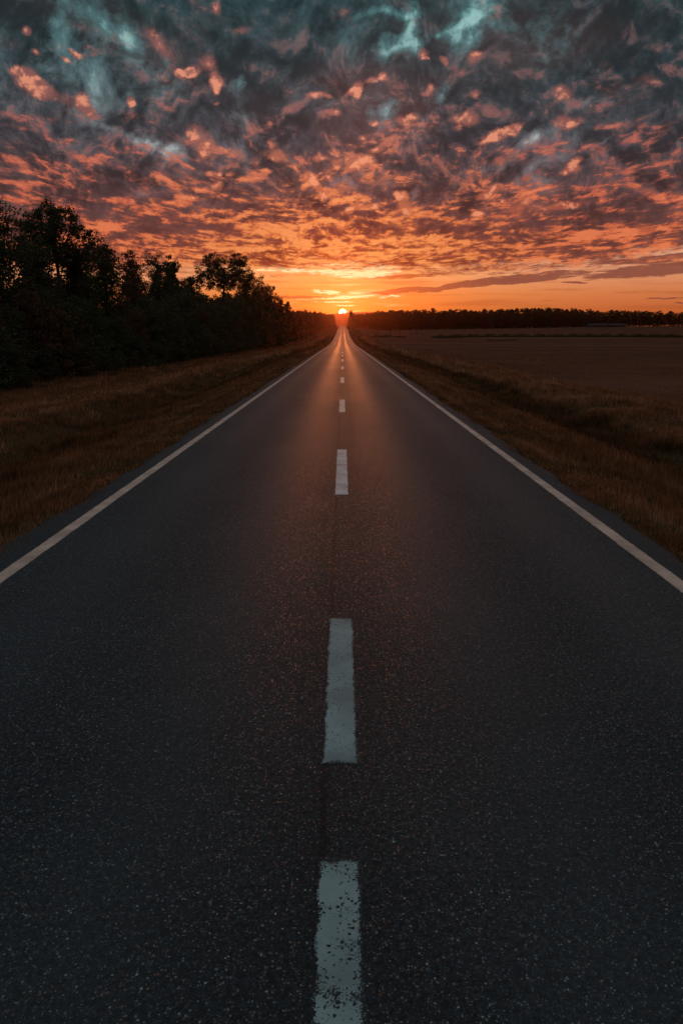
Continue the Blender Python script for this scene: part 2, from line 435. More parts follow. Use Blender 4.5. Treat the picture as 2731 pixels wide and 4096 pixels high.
def tag(o, label, cat, group=None, kind=None):
    o['label'] = label
    o['category'] = cat
    if group:
        o['group'] = group
    if kind:
        o['kind'] = kind
    return o


def struct(o):
    o['kind'] = 'structure'
    return o


def empty(name, loc, rz=0.0):
    o = bpy.data.objects.new(name, None)
    o.empty_display_size = 0.5
    o.location = loc
    o.rotation_euler = (0, 0, rz)
    COL.objects.link(o)
    return o


def dup(root, loc, rz, s=(1, 1, 1)):
    r = root.copy()
    COL.objects.link(r)
    r.location = loc
    r.rotation_euler = (0, 0, rz)
    r.scale = s
    for ch in list(root.children):
        c = ch.copy()
        COL.objects.link(c)
        c.parent = r
    return r


def new_mat(name):
    m = bpy.data.materials.new(name)
    m.use_nodes = True
    m.node_tree.nodes.clear()
    t = NT(m.node_tree)
    out = m.node_tree.nodes.new('ShaderNodeOutputMaterial')
    return m, t, out


def principled(t, out, color, rough=0.8, spec=0.5, normal=None, **kw):
    b = t.n.new('ShaderNodeBsdfPrincipled')
    t.put(b.inputs['Base Color'], color)
    t.put(b.inputs['Roughness'], rough)
    t.put(b.inputs['Specular IOR Level'], spec)
    if normal is not None:
        t.put(b.inputs['Normal'], normal)
    for k, v in kw.items():
        t.put(b.inputs[k], v)
    if out is not None:
        t.l.new(b.outputs[0], out.inputs[0])
    return b.outputs[0]


def bump(t, height, strength=0.5, dist=0.01, normal=None):
    n = t.n.new('ShaderNodeBump')
    t.put(n.inputs['Strength'], strength)
    t.put(n.inputs['Distance'], dist)
    t.put(n.inputs['Height'], height)
    if normal is not None:
        t.put(n.inputs['Normal'], normal)
    return n.outputs[0]


# ------------------------------------------------------------------ lie of the land
def hermite(xs, ys):
    xs = np.array(xs, float)
    ys = np.array(ys, float)
    d = np.gradient(ys, xs)

    def f(x):
        x = np.clip(np.asarray(x, float), xs[0], xs[-1])
        i = np.clip(np.searchsorted(xs, x) - 1, 0, len(xs) - 2)
        h = xs[i + 1] - xs[i]
        t = (x - xs[i]) / h
        return ((2 * t**3 - 3 * t**2 + 1) * ys[i] + (t**3 - 2 * t**2 + t) * h * d[i]
                + (-2 * t**3 + 3 * t**2) * ys[i + 1] + (t**3 - t**2) * h * d[i + 1])
    return f


R_road = hermite([-300, 0, 100, 140, 171, 205, 248, 290, 328, 400, 450, 490, 510, 560, 600, 640, 690, 740, 800, 900, 1200, 2400, 5200],
                 [0, 0, 0, -.05, -.02, .25, .9, 1.65, 2.4, 4.3, 5.65, 6.75, 6.95, 6.6, 7.2, 8.9, 11.0, 12.4, 13, 12.5, 10, 8, 6])
F_field = hermite([-300, 0, 150, 200, 240, 280, 305, 325, 350, 380, 420, 520, 620, 700, 900, 1500, 5200],
                  [-.3, -.3, -.3, -.1, .25, .8, 1.35, 1.5, 1.0, 1.5, 3.2, 4.8, 6.3, 7.2, 8, 6, 4])
c_x = [-400, -60, -24, -14, -10, -8.6, -7.7, -7.2, -6.5, -5.4, -4.2, -3.5, -3.38, -3.2, 3.06, 3.24, 3.36, 4.2, 5.2, 6.0, 6.7, 7.6, 9.0, 10.0, 12.0, 30, 400]
c_z = [.3, .3, .15, .02, -.02, .03, .05, -.32, -.36, -.19, -.09, -.035, -.035, -.10, -.10, -.035, -.035, -.09, -.22, -.38, -.38, -.12, .0, -.06, -.22, -.3, -.3]


def sstep(x, a, b):
    t = np.clip((np.asarray(x, float) - a) / (b - a), 0, 1)
    return t * t * (3 - 2 * t)


def ground_z(X, Y):
    X = np.asarray(X, float)
    Y = np.asarray(Y, float)
    base = R_road(Y) + np.interp(X, c_x, c_z)
    fld = F_field(Y) + 0.015 * (np.clip(X, 0, 420) - 12) * sstep(Y, 380, 640)
    z = base + (fld - base) * sstep(X, 11, 45) * sstep(Y, 120, 230)
    amp = sstep(np.abs(X), 3.9, 6.0)
    z = z + amp * (0.030 * np.sin(X * 1.9 + 0.37 * Y) * np.sin(0.53 * Y + X) + 0.025 * np.sin(0.21 * Y + 0.9 * X) + .02 * np.sin(1.31 * Y - X * .7))
    far = sstep(np.hypot(X, np.clip(Y, 0, None)), 15, 90)
    z = z + amp * far * sstep(X, 14, 60) * 0.12 * np.sin(X * 0.045 + Y * 0.031) * np.sin(Y * 0.05 - X * 0.012)
    return z


Yl = np.unique(np.round(np.concatenate([np.arange(-300, -20, 40), np.arange(-20, 40, 1.0), np.arange(40, 120, 2.5), np.arange(120, 330, 5), np.arange(330, 760, 8),
                                        np.arange(760, 1300, 45), np.arange(1300, 3401, 210), [3400]]), 3))
Xl = np.unique(np.round(np.concatenate([-np.geomspace(30, 2600, 14), np.arange(-30, -15, 1.5), np.arange(-15, -3.5, .45), [-3.5, -3.38, -3.2, 0, 3.06, 3.24, 3.36, 3.5],
                                        np.arange(3.8, 15, .45), np.arange(15, 60, 3), np.geomspace(62, 420, 22), np.geomspace(480, 2600, 8)]), 3))
GX, GY = np.meshgrid(Xl, Yl)
GZ = ground_z(GX, GY)
nX, nY = len(Xl), len(Yl)
idx = np.arange(nX * nY).reshape(nY, nX)
quads = np.stack([idx[:-1, :-1], idx[:-1, 1:], idx[1:, 1:], idx[1:, :-1]], -1).reshape(-1, 4)

# ------------------------------------------------------------------ ground material
mg, t, out = new_mat('ground')
geo = t.n.new('ShaderNodeNewGeometry')
pos = geo.outputs['Position']
gx, gy, gz = t.sep(pos)
nA = t.noise(pos, 0.9, 6, 0.6)
nB = t.noise(pos, 7.0, 6, 0.65)
nC = t.noise(pos, 0.13, 4, 0.5)
nSt = t.noise(t.comb(t.mul(gx, 1.4), t.mul(gy, 0.10)), 1.0, 5, 0.6)
grass = t.mix(t.ss(nA, 0.35, 0.68), (0.060, 0.032, 0.014, 1), (0.115, 0.060, 0.029, 1))
grass = t.mix(t.mul(t.ss(nB, 0.42, 0.7), 0.7), grass, (0.045, 0.032, 0.014, 1))
grass = t.mix(t.mul(t.ss(nSt, 0.5, 0.7), 0.5), grass, (0.150, 0.080, 0.041, 1))
rowsx = t.m('SINE', t.mul(t.add(gx, t.mul(nA, 0.25)), 8.4))
soil = t.mix(t.ss(t.add(t.mul(rowsx, 0.35), t.mul(nB, 1.3)), 0.25, 1.0), (0.105, 0.037, 0.022, 1), (0.215, 0.076, 0.045, 1))
soil = t.mix(t.mul(t.ss(nC, 0.42, 0.62), 0.6), soil, (0.235, 0.087, 0.052, 1))
strk = t.noise(t.comb(t.mul(gx, 0.012), t.mul(gy, 0.09)), 1.0, 5, 0.6)
trk = t.noise(t.comb(t.mul(gx, 0.9), t.mul(gy, 0.012)), 1.0, 5, 0.7)
soil = t.mix(t.mul(t.ss(trk, 0.5, 0.68), 0.6), soil, (0.070, 0.031, 0.020, 1))
soil = t.mix(t.mul(t.ss(t.noise(t.comb(t.mul(gx, 0.006), t.mul(gy, 0.045)), 1.0, 6, 0.62), 0.50, 0.64), 0.75), soil, (0.30, 0.118, 0.072, 1))
soil = t.mix(t.mul(t.ss(strk, 0.46, 0.66), 0.65), soil, (0.115, 0.050, 0.031, 1))
fieldM = t.ss(t.add(gx, t.mul(t.sub(nA, 0.5), 2.2)), 9.6, 11.0)
gcol = t.mix(fieldM, grass, soil)
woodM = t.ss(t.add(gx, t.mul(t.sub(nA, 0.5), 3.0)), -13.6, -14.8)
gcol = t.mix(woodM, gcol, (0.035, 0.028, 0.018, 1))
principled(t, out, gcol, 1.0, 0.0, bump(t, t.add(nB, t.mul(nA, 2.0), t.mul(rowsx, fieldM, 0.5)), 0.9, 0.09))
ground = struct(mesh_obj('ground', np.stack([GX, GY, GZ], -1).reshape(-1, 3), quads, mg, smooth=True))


# ------------------------------------------------------------------ asphalt and paint
def asphalt(t):
    """Colour, roughness and normal of worn asphalt with coarse stone, in world metres."""
    geo = t.n.new('ShaderNodeNewGeometry')
    pos = geo.outputs['Position']
    px, py, pz = t.sep(pos)
    p2 = t.comb(px, py, 0.0)
    jit = t.vm('SCALE', t.vm('SUBTRACT', t.noise(p2, 90, 2, 0.5, color=True), (0.5, 0.5, 0.5)), scale=0.009)
    p3 = t.vm('ADD', p2, jit)
    v1 = t.voronoi(p3, 98.0)
    v2 = t.voronoi(p3, 165.0)
    r1, g1_, b1 = t.sep(v1.outputs['Color'])
    r2, g2_, b2 = t.sep(v2.outputs['Color'])
    s1 = t.ss(v1.outputs['Distance'], t.lerp(g1_, 0, 1, 0.22, 0.5), t.lerp(g1_, 0, 1, 0.12, 0.38))
    s2 = t.ss(v2.outputs['Distance'], 0.45, 0.30)
    big = t.noise(p2, 0.55, 5, 0.6)
    tar = t.mix(t.ss(big, 0.35, 0.68), (0.0135, 0.0160, 0.0185, 1), (0.024, 0.0265, 0.0290, 1))
    # stones: most of them dark, some grey, few pale, few red
    stone = t.n.new('ShaderNodeValToRGB')
    cr = stone.color_ramp
    cr.interpolation = 'CONSTANT'
    for k in range(5):
        cr.elements.new(0.5)
    for e, (p, c) in zip(cr.elements, [(0, (0.016, 0.018, 0.020, 1)), (0.38, (0.062, 0.066, 0.070, 1)), (0.62, (0.135, 0.140, 0.146, 1)), (0.82, (0.25, 0.255, 0.25, 1)),
                                       (0.91, (0.22, 0.075, 0.045, 1)), (0.972, (0.36, 0.345, 0.32, 1)), (0.99, (0.24, 0.15, 0.07, 1))]):
        e.position = p
        e.color = c
    t.l.new(r1, stone.inputs[0])
    col = t.mix(t.mul(s2, t.lerp(r2, 0.4, 1.0, 0.0, 0.95)), tar, (0.090, 0.093, 0.097, 1))
    col = t.mix(t.mul(s1, 0.95), col, stone.outputs[0])
    grain = t.noise(p2, 40.0, 4, 0.72)
    gr = t.lerp(grain, 0.36, 0.66, 0.35, 2.0)
    col = t.mix(1.0, col, t.comb(gr, gr, gr), 'MULTIPLY')
    # smooth wheel tracks, two to a lane
    aX = t.m('ABSOLUTE', t.add(px, t.mul(t.sub(big, 0.5), 0.25)))
    tr = t.add(t.m('EXPONENT', t.mul(t.m('POWER', t.div(t.sub(aX, 0.90), 0.40), 2.0), -1.0)),
               t.mul(t.m('EXPONENT', t.mul(t.m('POWER', t.div(t.sub(aX, 2.25), 0.36), 2.0), -1.0)), 0.75))
    # joint along the middle and the sealed shoulder
    wob = t.mul(t.sub(t.noise(t.comb(0.0, py, 0.0), 1.7, 4, 0.6), 0.5), 0.05)
    joint = t.ss(t.m('ABSOLUTE', t.add(px, 0.085, wob)), 0.024, 0.008)
    col = t.mix(t.mul(joint, 0.75), col, (0.006, 0.006, 0.007, 1))
    midD = t.mul(t.ss(t.m('ABSOLUTE', px), 0.42, 0.10), 0.16)
    col = t.mix(midD, col, (0.010, 0.011, 0.012, 1))
    col = t.mix(t.mul(tr, 0.22), col, (0.060, 0.060, 0.062, 1))
    sh = t.add(t.ss(px, -3.12, -3.18), t.ss(px, 2.99, 3.05))
    col = t.mix(t.mul(sh, 0.45), col, (0.020, 0.026, 0.031, 1))
    patch = t.noise(t.comb(t.mul(px, 0.25), t.mul(py, 0.09)), 1.0, 4, 0.6)
    rough = t.add(0.64, t.mul(tr, -0.12), t.mul(midD, 0.18), t.mul(t.sub(patch, 0.5), 0.16), t.mul(s1, t.sub(b1, 0.6), 0.3))
    rough = t.mx(rough, 0.2)
    # facets of the stones tilt every way
    tilt = t.vm('ADD', t.vm('SCALE', t.vm('SUBTRACT', v1.outputs['Color'], (0.5, 0.5, 0.5)), scale=t.mul(s1, t.sub(0.50, t.mul(tr, 0.22)))),
                t.vm('SCALE', t.vm('SUBTRACT', v2.outputs['Color'], (0.5, 0.5, 0.5)), scale=t.mul(s2, 0.30)))
    tx, ty, tz = t.sep(tilt)
    nrm = t.vm('NORMALIZE', t.vm('ADD', geo.outputs['Normal'], t.comb(tx, ty, 0.0)))
    return col, rough, nrm, p2, s1, tr


ma, t, out = new_mat('asphalt')
acol, arough, anrm, _, _, _ = asphalt(t)
principled(t, out, acol, arough, 0.24, anrm)


def paint_mat(name, base, wear, half, length=None, crack=None):
    """White road paint; wear 0 to 1 lets the stones through. The mark lies along y, half = its half width."""
    m, t, out = new_mat(name)
    acol, arough, anrm, p2, s1, tr = asphalt(t)
    tco = t.n.new('ShaderNodeTexCoord')
    ox, oy, oz = t.sep(tco.outputs['Object'])
    edge = t.ss(t.m('ABSOLUTE', ox), half * 0.70, half * 1.02)
    if length:
        edge = t.mx(edge, t.ss(t.m('ABSOLUTE', oy), length / 2 - 0.045, length / 2 + 0.002))
    n1 = t.noise(p2, 120.0, 5, 0.70)
    n2 = t.noise(p2, 9.0, 4, 0.6)
    n3 = t.voronoi(t.vm('ADD', p2, t.vm('SCALE', t.noise(p2, 40, 3, 0.6, color=True), scale=0.03)), 42.0)
    pit = t.ss(n3.outputs['Distance'], 0.36, 0.16)
    v = t.add(t.mul(t.sub(n1, 0.5), 2.6), t.mul(t.sub(n2, 0.5), 0.9 + 0.9 * wear), t.mul(pit, t.ss(n2, 0.18, 0.62), 0.58 * (0.35 + wear)), t.mul(edge, 0.55 + 0.2 * wear))
    off = t.ss(v, 0.62 - 0.42 * wear, 0.86 - 0.42 * wear)
    if crack is not None:
        cw = t.mul(t.sub(t.noise(p2, 14.0, 3, 0.6), 0.5), 0.03)
        off = t.mx(off, t.ss(t.m('ABSOLUTE', t.add(oy, -crack, cw)), 0.032, 0.014))
    dirt = t.noise(p2, 2.6, 5, 0.6)
    pc = t.mix(t.ss(dirt, 0.3, 0.7), base, tuple(c * 0.58 for c in base[:3]) + (1,))
    pc = t.mix(t.mul(t.ss(n1, 0.5, 0.75), 0.35), pc, tuple(c * 0.45 for c in base[:3]) + (1,))
    col = t.mix(off, pc, acol)
    rough = t.add(t.mul(off, t.sub(arough, 0.62)), 0.62)
    nm = t.n.new('ShaderNodeMix')
    nm.data_type = 'VECTOR'
    t.put(nm.inputs[0], t.add(0.35, t.mul(off, 0.65)))
    g = t.n.new('ShaderNodeNewGeometry')
    t.l.new(g.outputs['Normal'], nm.inputs[4])
    t.l.new(anrm, nm.inputs[5])
    principled(t, out, col, rough, 0.4, nm.outputs[1])
    return m


# road sheet: ragged edges, crown and skirts
rng = np.random.default_rng(5)
XL_, XR_ = -3.44, 3.30
Yr = np.unique(np.round(np.concatenate([np.arange(-300, -20, 20), np.arange(-20, 60, .25), Yl[(Yl >= 60) & (Yl <= 900)], [900]]), 3))


def crown(x):
    return 0.045 * (1 - (np.abs(x) / 3.3) ** 1.6)


cols = np.array([-3.44, -3.30, -3.0, -2.25, -1.5, -.75, 0, .75, 1.5, 2.25, 2.9, 3.16, 3.30])


def ragged(Y, ph):
    return (0.034 * np.sin(Y * 2.3 + ph) + 0.028 * np.sin(Y * 5.1 + 2 * ph) + 0.016 * np.sin(Y * 8.3 + ph * 5) + 0.045 * np.sin(Y * .47 + ph * 3) + .012 * np.sin(Y * 11.7 + ph))


RVX = np.repeat(cols[None, :], len(Yr), 0)
RVX[:, 0] += ragged(Yr, 0.7)
RVX[:, 1] += 0.4 * ragged(Yr, 0.7)
RVX[:, -1] += ragged(Yr, 2.1)
RVX[:, -2] += 0.4 * ragged(Yr, 2.1)
RVY = np.repeat(Yr[:, None], len(cols), 1)
RVZ = R_road(RVY) + crown(RVX)
# skirts
RVX = np.concatenate([RVX[:, :1] - .03, RVX, RVX[:, -1:] + .03], 1)
RVY = np.concatenate([RVY[:, :1], RVY, RVY[:, -1:]], 1)
RVZ = np.concatenate([RVZ[:, :1] - .14, RVZ, RVZ[:, -1:] - .14], 1)
k = RVX.shape[1]
ridx = np.arange(RVX.size).reshape(-1, k)
rq = np.stack([ridx[:-1, :-1], ridx[:-1, 1:], ridx[1:, 1:], ridx[1:, :-1]], -1).reshape(-1, 4)
road = struct(mesh_obj('road', np.stack([RVX, RVY, RVZ], -1).reshape(-1, 3), rq, ma, smooth=False))


def road_point(px, py):
    """Where a pixel of the near, flat road lies."""
    hh = H - 0.045
    zc = F * hh / (math.cos(TH) * (py - VPY))
    Y = (zc - hh * math.sin(TH)) / math.cos(TH)
    X = (px - VPX) * zc / F
    return X, Y


def strip(name, x, w_, ya, yb, mat, lift=0.0008, origin=None, wob=0.0, ph=0.0):
    ys = np.unique(np.concatenate([[ya, yb], Yr[(Yr > ya) & (Yr < yb)]]))
    if yb - ya < 10:
        ys = np.linspace(ya, yb, max(8, int((yb - ya) / .06)))
    xo, yo = origin if origin else (x, 0)
    lo = x - w_ / 2 + wob * np.sin(ys * 9.7 + ph) * 0.6 + wob * np.sin(ys * 31 + ph * 2) * .4
    hi = x + w_ / 2 + wob * np.sin(ys * 8.3 + ph + 1) * 0.6 + wob * np.sin(ys * 27 + ph * 3) * .4
    zr = np.interp(ys, Yr, R_road(Yr))
    zl = zr + crown(lo) + lift
    zh = zr + crown(hi) + lift
    z0 = float(R_road(yo) + crown(xo))
    V = np.concatenate([np.stack([lo - xo, ys - yo, zl - z0], -1), np.stack([hi - xo, ys - yo, zh - z0], -1)])
    n = len(ys)
    i = np.arange(n - 1)
    Q = np.stack([i, n + i, n + i + 1, i + 1], -1)
    o = mesh_obj(name, V, Q, mat)
    o.location = (xo, yo, z0)
    return o


XLN, XRN, WLN = -1.455 * H, 1.395 * H, 0.152
m_edge = paint_mat('edge_paint', (0.95, 0.575, 0.44, 1), 0.34, WLN / 2)  # pink tint of the low sun is put into the base colour
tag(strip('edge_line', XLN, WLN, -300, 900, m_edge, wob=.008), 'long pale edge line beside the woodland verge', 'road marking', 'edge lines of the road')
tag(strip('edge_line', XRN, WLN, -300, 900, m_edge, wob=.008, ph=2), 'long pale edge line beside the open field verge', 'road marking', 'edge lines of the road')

# centre dashes, nearest first: (x, y of the far end, y of the near end) in the photograph
DASH = [(1366, 3444, 4300, 1.1), (1364, 2476, 3048, 0.62), (1367, 1799, 1978, 0.22), (1368, 1599, 1649, 0.15), (1369, 1510, 1532, 0.1), (1370, 1466, 1478, 0.1),
        (1370, 1438, 1446, 0.1), (1370, 1420, 1425, .1), (1370, 1409, 1413, .1)]
DL = ['centre dash at the very front with heavily pitted worn paint', 'teal grey centre dash with ragged edges, second from the front', 'pale centre dash crossed by one thin crack, third from the front',
      'small bright centre dash, fourth from the front', 'short centre dash, fifth from the front', 'tiny centre dash, sixth from the front', 'tiny centre dash, seventh from the front', 'speck of a centre dash, eighth from the front', 'speck of a centre dash, ninth from the front']
WD = 0.0835 * H
spans = []
for (px, yf, yn, wear) in DASH:
    _, Yf = road_point(px, yf)
    X, Yn = road_point(px, yn)
    if yn > 4096:
        Yn = Yf - 2.6
    spans.append((X * 0 - 0.012, Yn, Yf, wear))
Yc = spans[-1][2]
while Yc < 480:
    Yc += 12.5
    spans.append((-0.012, Yc, Yc + 3.6, 0.1))
    Yc += 3.6
for i, (X, Yn, Yf, wear) in enumerate(spans):
    Yn, Yf = Yn - .012, Yf + .02
    L = Yf - Yn
    m = paint_mat('dash_paint', (0.40, 0.475, 0.46, 1) if i < 2 else (0.82, 0.78, 0.76, 1), wear, WD / 2, L, (road_point(1367, 1860)[1] - (Yn + Yf) / 2) if i == 2 else None) if i < 3 else (m_far if i > 3 else None)
    if m is None:
        m_far = m = paint_mat('dash_paint_far', (0.80, 0.74, 0.68, 1), 0.05, WD / 2)
    o = strip('centre_dash', X, WD, Yn, Yf, m, origin=(X, (Yn + Yf) / 2), wob=.006 if i < 2 else .003, ph=i * 1.7)
    tag(o, DL[i] if i < len(DL) else 'minute centre dash far up the road near the rise', 'road marking', 'centre dashes of the road')

# ------------------------------------------------------------------ verge grass
mgr, t, out = new_mat('grass_blade')
geo = t.n.new('ShaderNodeNewGeometry')
ri = geo.outputs['Random Per Island']
gn = t.noise(geo.outputs['Position'], 0.6, 4, 0.6)
gn2 = t.noise(geo.outputs['Position'], 3.0, 3, 0.6)
cr = t.n.new('ShaderNodeValToRGB')
for k in range(3):
    cr.color_ramp.elements.new(0.5)
for e, (p, c) in zip(cr.color_ramp.elements, [(0, (0.036, 0.023, 0.009, 1)), (0.3, (0.17, 0.074, 0.031, 1)), (0.6, (0.34, 0.142, 0.065, 1)), (0.86, (0.54, 0.245, 0.125, 1)), (1.0, (0.70, 0.42, 0.27, 1))]):
    e.position = p
    e.color = c
bx_, by_, bz_ = t.sep(geo.outputs['Position'])
wx_ = t.add(t.m('ABSOLUTE', bx_), t.mul(t.sub(gn, 0.5), 1.4))
ditchM = t.mul(t.ss(wx_, 5.2, 6.1), t.ss(wx_, 7.5, 6.9))  # darker blades along the ditches
straw = t.mul(t.ss(wx_, 7.2, 7.7), t.ss(wx_, 10.2, 9.2))
lane_ = t.noise(t.comb(t.mul(bx_, 2.2), t.mul(by_, 0.035)), 1.0, 4, 0.65)
t.l.new(t.add(t.mul(t.sub(lane_, 0.5), 1.3), t.mul(ditchM, -0.24), t.mul(straw, 0.14), t.mul(ri, 0.55), t.mul(t.sub(gn, 0.5), 1.1), t.mul(t.sub(gn2, 0.5), 0.5), 0.20), cr.inputs[0])
d = t.n.new('ShaderNodeBsdfDiffuse')
t.l.new(cr.outputs[0], d.inputs[0])
tl = t.n.new('ShaderNodeBsdfTranslucent')
t.l.new(cr.outputs[0], tl.inputs[0])
ms = t.n.new('ShaderNodeMixShader')
ms.inputs[0].default_value = 0.42
t.l.new(d.outputs[0], ms.inputs[1])
t.l.new(tl.outputs[0], ms.inputs[2])
t.l.new(ms.outputs[0], out.inputs[0])


def blades(name, n, seed, side, xin, xout, label, ymax=300.0):
    g = np.random.default_rng(seed)
    y0 = 2.0
    u = g.random(n * 3)
    Y = (y0 ** -0.75 + u * (ymax ** -0.75 - y0 ** -0.75)) ** (-1 / 0.75)
    X = xin + (xout - xin) * g.random(n * 3)
    # clumpy cover
    cov = 0.55 + 0.45 * np.sin(X * 2.1 + 1.3 * np.sin(Y * .9)) * np.sin(Y * 1.7 + X) + 0.3 * np.sin(X * 5.3 + Y * 3.1)
    keep = (X - xin > 0.20 * g.random(n * 3) ** 1.5 * (1.2 + np.sin(Y * 1.9 + np.sin(Y * 4.7)))) & (X < 0.56 * Y + 2.0) & (g.random(n * 3) < np.clip(cov, 0.25, 1))
    X, Y = X[keep][:n], Y[keep][:n]
    n = len(X)
    if side > 0:
        hx = np.interp(X, [3.2, 3.6, 4.6, 5.4, 6.2, 7.0, 8.0, 9.4, 10.2, 12.5], [.05, .10, .13, .15, .18, .22, .24, .22, .14, .07])
    else:
        hx = np.interp(X, [3.4, 3.7, 4.6, 6.0, 7.0, 7.8, 8.6, 10, 13, 15], [.05, .10, .12, .14, .18, .22, .16, .14, .18, .24])
    patch = 0.75 + 0.45 * np.sin(X * 1.3 + Y * .61) * np.sin(Y * .83 - X * .4)
    h = hx * patch * g.uniform(0.5, 1.35, n)
    tall = g.random(n) < 0.035
    h = np.where(tall, h * 1.9 + .05, h)
    wd = (0.0022 + 0.00055 * Y) * g.uniform(.7, 1.3, n)
    wd = np.where(tall, wd * .7, wd)
    h = h * (1 + Y / 260)
    Xs = side * X
    Z = ground_z(Xs, Y)
    Z = np.where(X < 3.55, np.maximum(Z, R_road(Y) - .015), Z)
    az = g.uniform(0, 2 * np.pi, n)
    lean = g.uniform(0.05, 0.75, n) * h
    la = g.normal(1.2, 1.3, n)
    dx_, dy_ = np.cos(la) * lean, np.sin(la) * lean
    sx, sy = np.cos(az) * wd / 2, np.sin(az) * wd / 2
    b0 = np.stack([Xs - sx, Y - sy, Z - .015], -1)
    b1 = np.stack([Xs + sx, Y + sy, Z - .015], -1)
    m0 = np.stack([Xs - sx * .75 + dx_ * .33, Y - sy * .75 + dy_ * .33, Z + h * .58], -1)
    m1 = np.stack([Xs + sx * .75 + dx_ * .33, Y + sy * .75 + dy_ * .33, Z + h * .58], -1)
    tp = np.stack([Xs + dx_, Y + dy_, Z + h * (1 - .25 * (lean / h) ** 2)], -1)
    V = np.stack([b0, b1, m0, m1, tp], 1).reshape(-1, 3)
    i = np.arange(n) * 5
    T = np.concatenate([np.stack([i, i + 1, i + 3], -1), np.stack([i, i + 3, i + 2], -1), np.stack([i + 2, i + 3, i + 4], -1)])
    o = mesh_obj(name, V, T, mgr)
    tag(o, label, 'grass', kind='stuff')
    return o


blades('verge_grass', 260000, 11, -1, 3.27, 15.0, 'dry brown grass on the verge below the woodland')
blades('verge_grass', 260000, 12, 1, 3.14, 11.0, 'dry brown grass on the verge and bank beside the field')
blades('field_stubble', 70000, 13, 1, 10.0, 34.0, 'sparse short stubble on the brown field', ymax=110)

# ------------------------------------------------------------------ woodland
def leaf_material(name, c0, c1, c2):
    m, t, out = new_mat(name)
    geo = t.n.new('ShaderNodeNewGeometry')
    oi = t.n.new('ShaderNodeObjectInfo')
    ri = geo.outputs['Random Per Island']
    cl = t.noise(geo.outputs['Position'], 0.7, 3, 0.6)
    f = t.add(t.mul(ri, 0.55), t.mul(t.sub(cl, 0.5), 1.2), 0.22)
    col = t.mix(f, c0, c1)
    col = t.mix(t.ss(oi.outputs['Random'], 0.66, 0.90), col, t.mix(f, tuple(x * 0.6 for x in c2[:3]) + (1,), c2))
    d = t.n.new('ShaderNodeBsdfDiffuse')
    t.l.new(col, d.inputs[0])
    tl = t.n.new('ShaderNodeBsdfTranslucent')
    t.l.new(col, tl.inputs[0])
    ms = t.n.new('ShaderNodeMixShader')
    ms.inputs[0].default_value = 0.22
    t.l.new(d.outputs[0], ms.inputs[1])
    t.l.new(tl.outputs[0], ms.inputs[2])
    t.l.new(ms.outputs[0], out.inputs[0])
    return m


m_leaf = leaf_material('foliage', (0.048, 0.050, 0.024, 1), (0.115, 0.105, 0.050, 1), (0.17, 0.082, 0.046, 1))
mb, t, out = new_mat('bark')
bp = t.n.new('ShaderNodeNewGeometry').outputs['Position']
bx, by, bz = t.sep(bp)
bn = t.noise(t.comb(t.mul(bx, 9.0), t.mul(by, 9.0), t.mul(bz, 1.6)), 1.0, 5, 0.65)
principled(t, out, t.mix(bn, (0.020, 0.016, 0.012, 1), (0.075, 0.060, 0.048, 1)), 0.95, 0.1, bump(t, bn, 0.8, 0.03))


class Geo:
    def __init__(self):
        self.v, self.q, self.n = [], [], 0

    def tube(self, pts, rad, sides=5):
        pts = np.asarray(pts, float)
        m = len(pts)
        tg = np.gradient(pts, axis=0)
        tg /= np.linalg.norm(tg, axis=1, keepdims=True) + 1e-9
        up = np.where(np.abs(tg[:, 2:3]) > .9, np.array([[1., 0, 0]]), np.array([[0, 0, 1.]]))
        a = np.cross(tg, up)
        a /= np.linalg.norm(a, axis=1, keepdims=True) + 1e-9
        b = np.cross(tg, a)
        th = np.arange(sides) * 2 * np.pi / sides
        ring = pts[:, None, :] + np.asarray(rad)[:, None, None] * (np.cos(th)[None, :, None] * a[:, None, :] + np.sin(th)[None, :, None] * b[:, None, :])
        self.v.append(ring.reshape(-1, 3))
        i = np.arange(m - 1)[:, None] * sides
        j = np.arange(sides)[None, :]
        j2 = (j + 1) % sides
        self.q.append((np.stack([i + j, i + j2, i + sides + j2, i + sides + j], -1).reshape(-1, 4)) + self.n)
        self.n += m * sides

    def arrays(self):
        return np.concatenate(self.v), np.concatenate(self.q)


def leaf_quads(g, cen, rad, per, size, flat=0.75):
    """Leaf sized diamonds spread through clumps round the given centres."""
    n = len(cen) * per
    c = np.repeat(cen, per, 0)
    r = np.repeat(rad, per)
    d = g.normal(size=(n, 3))
    d /= np.linalg.norm(d, axis=1, keepdims=True)
    p = c + d * (r * g.random(n) ** 0.45)[:, None] * np.array([1, 1, flat])
    u = g.normal(size=(n, 3))
    u /= np.linalg.norm(u, axis=1, keepdims=True)
    w_ = np.cross(u, g.normal(size=(n, 3)))
    w_ /= np.linalg.norm(w_, axis=1, keepdims=True)
    s = (size * g.uniform(.6, 1.3, n))[:, None]
    V = np.stack([p - u * s * .5, p + w_ * s * .33 + u * s * .05, p + u * s * .5, p - w_ * s * .33 + u * s * .05], 1).reshape(-1, 3)
    return V, np.arange(n * 4).reshape(-1, 4)


def kmeans(g, P, k, it=8):
    C = P[g.choice(len(P), k, replace=False)]
    for _ in range(it):
        a = ((P[:, None] - C[None]) ** 2).sum(-1).argmin(1)
        C = np.stack([P[a == i].mean(0) if (a == i).any() else C[i] for i in range(k)])
    return a, C


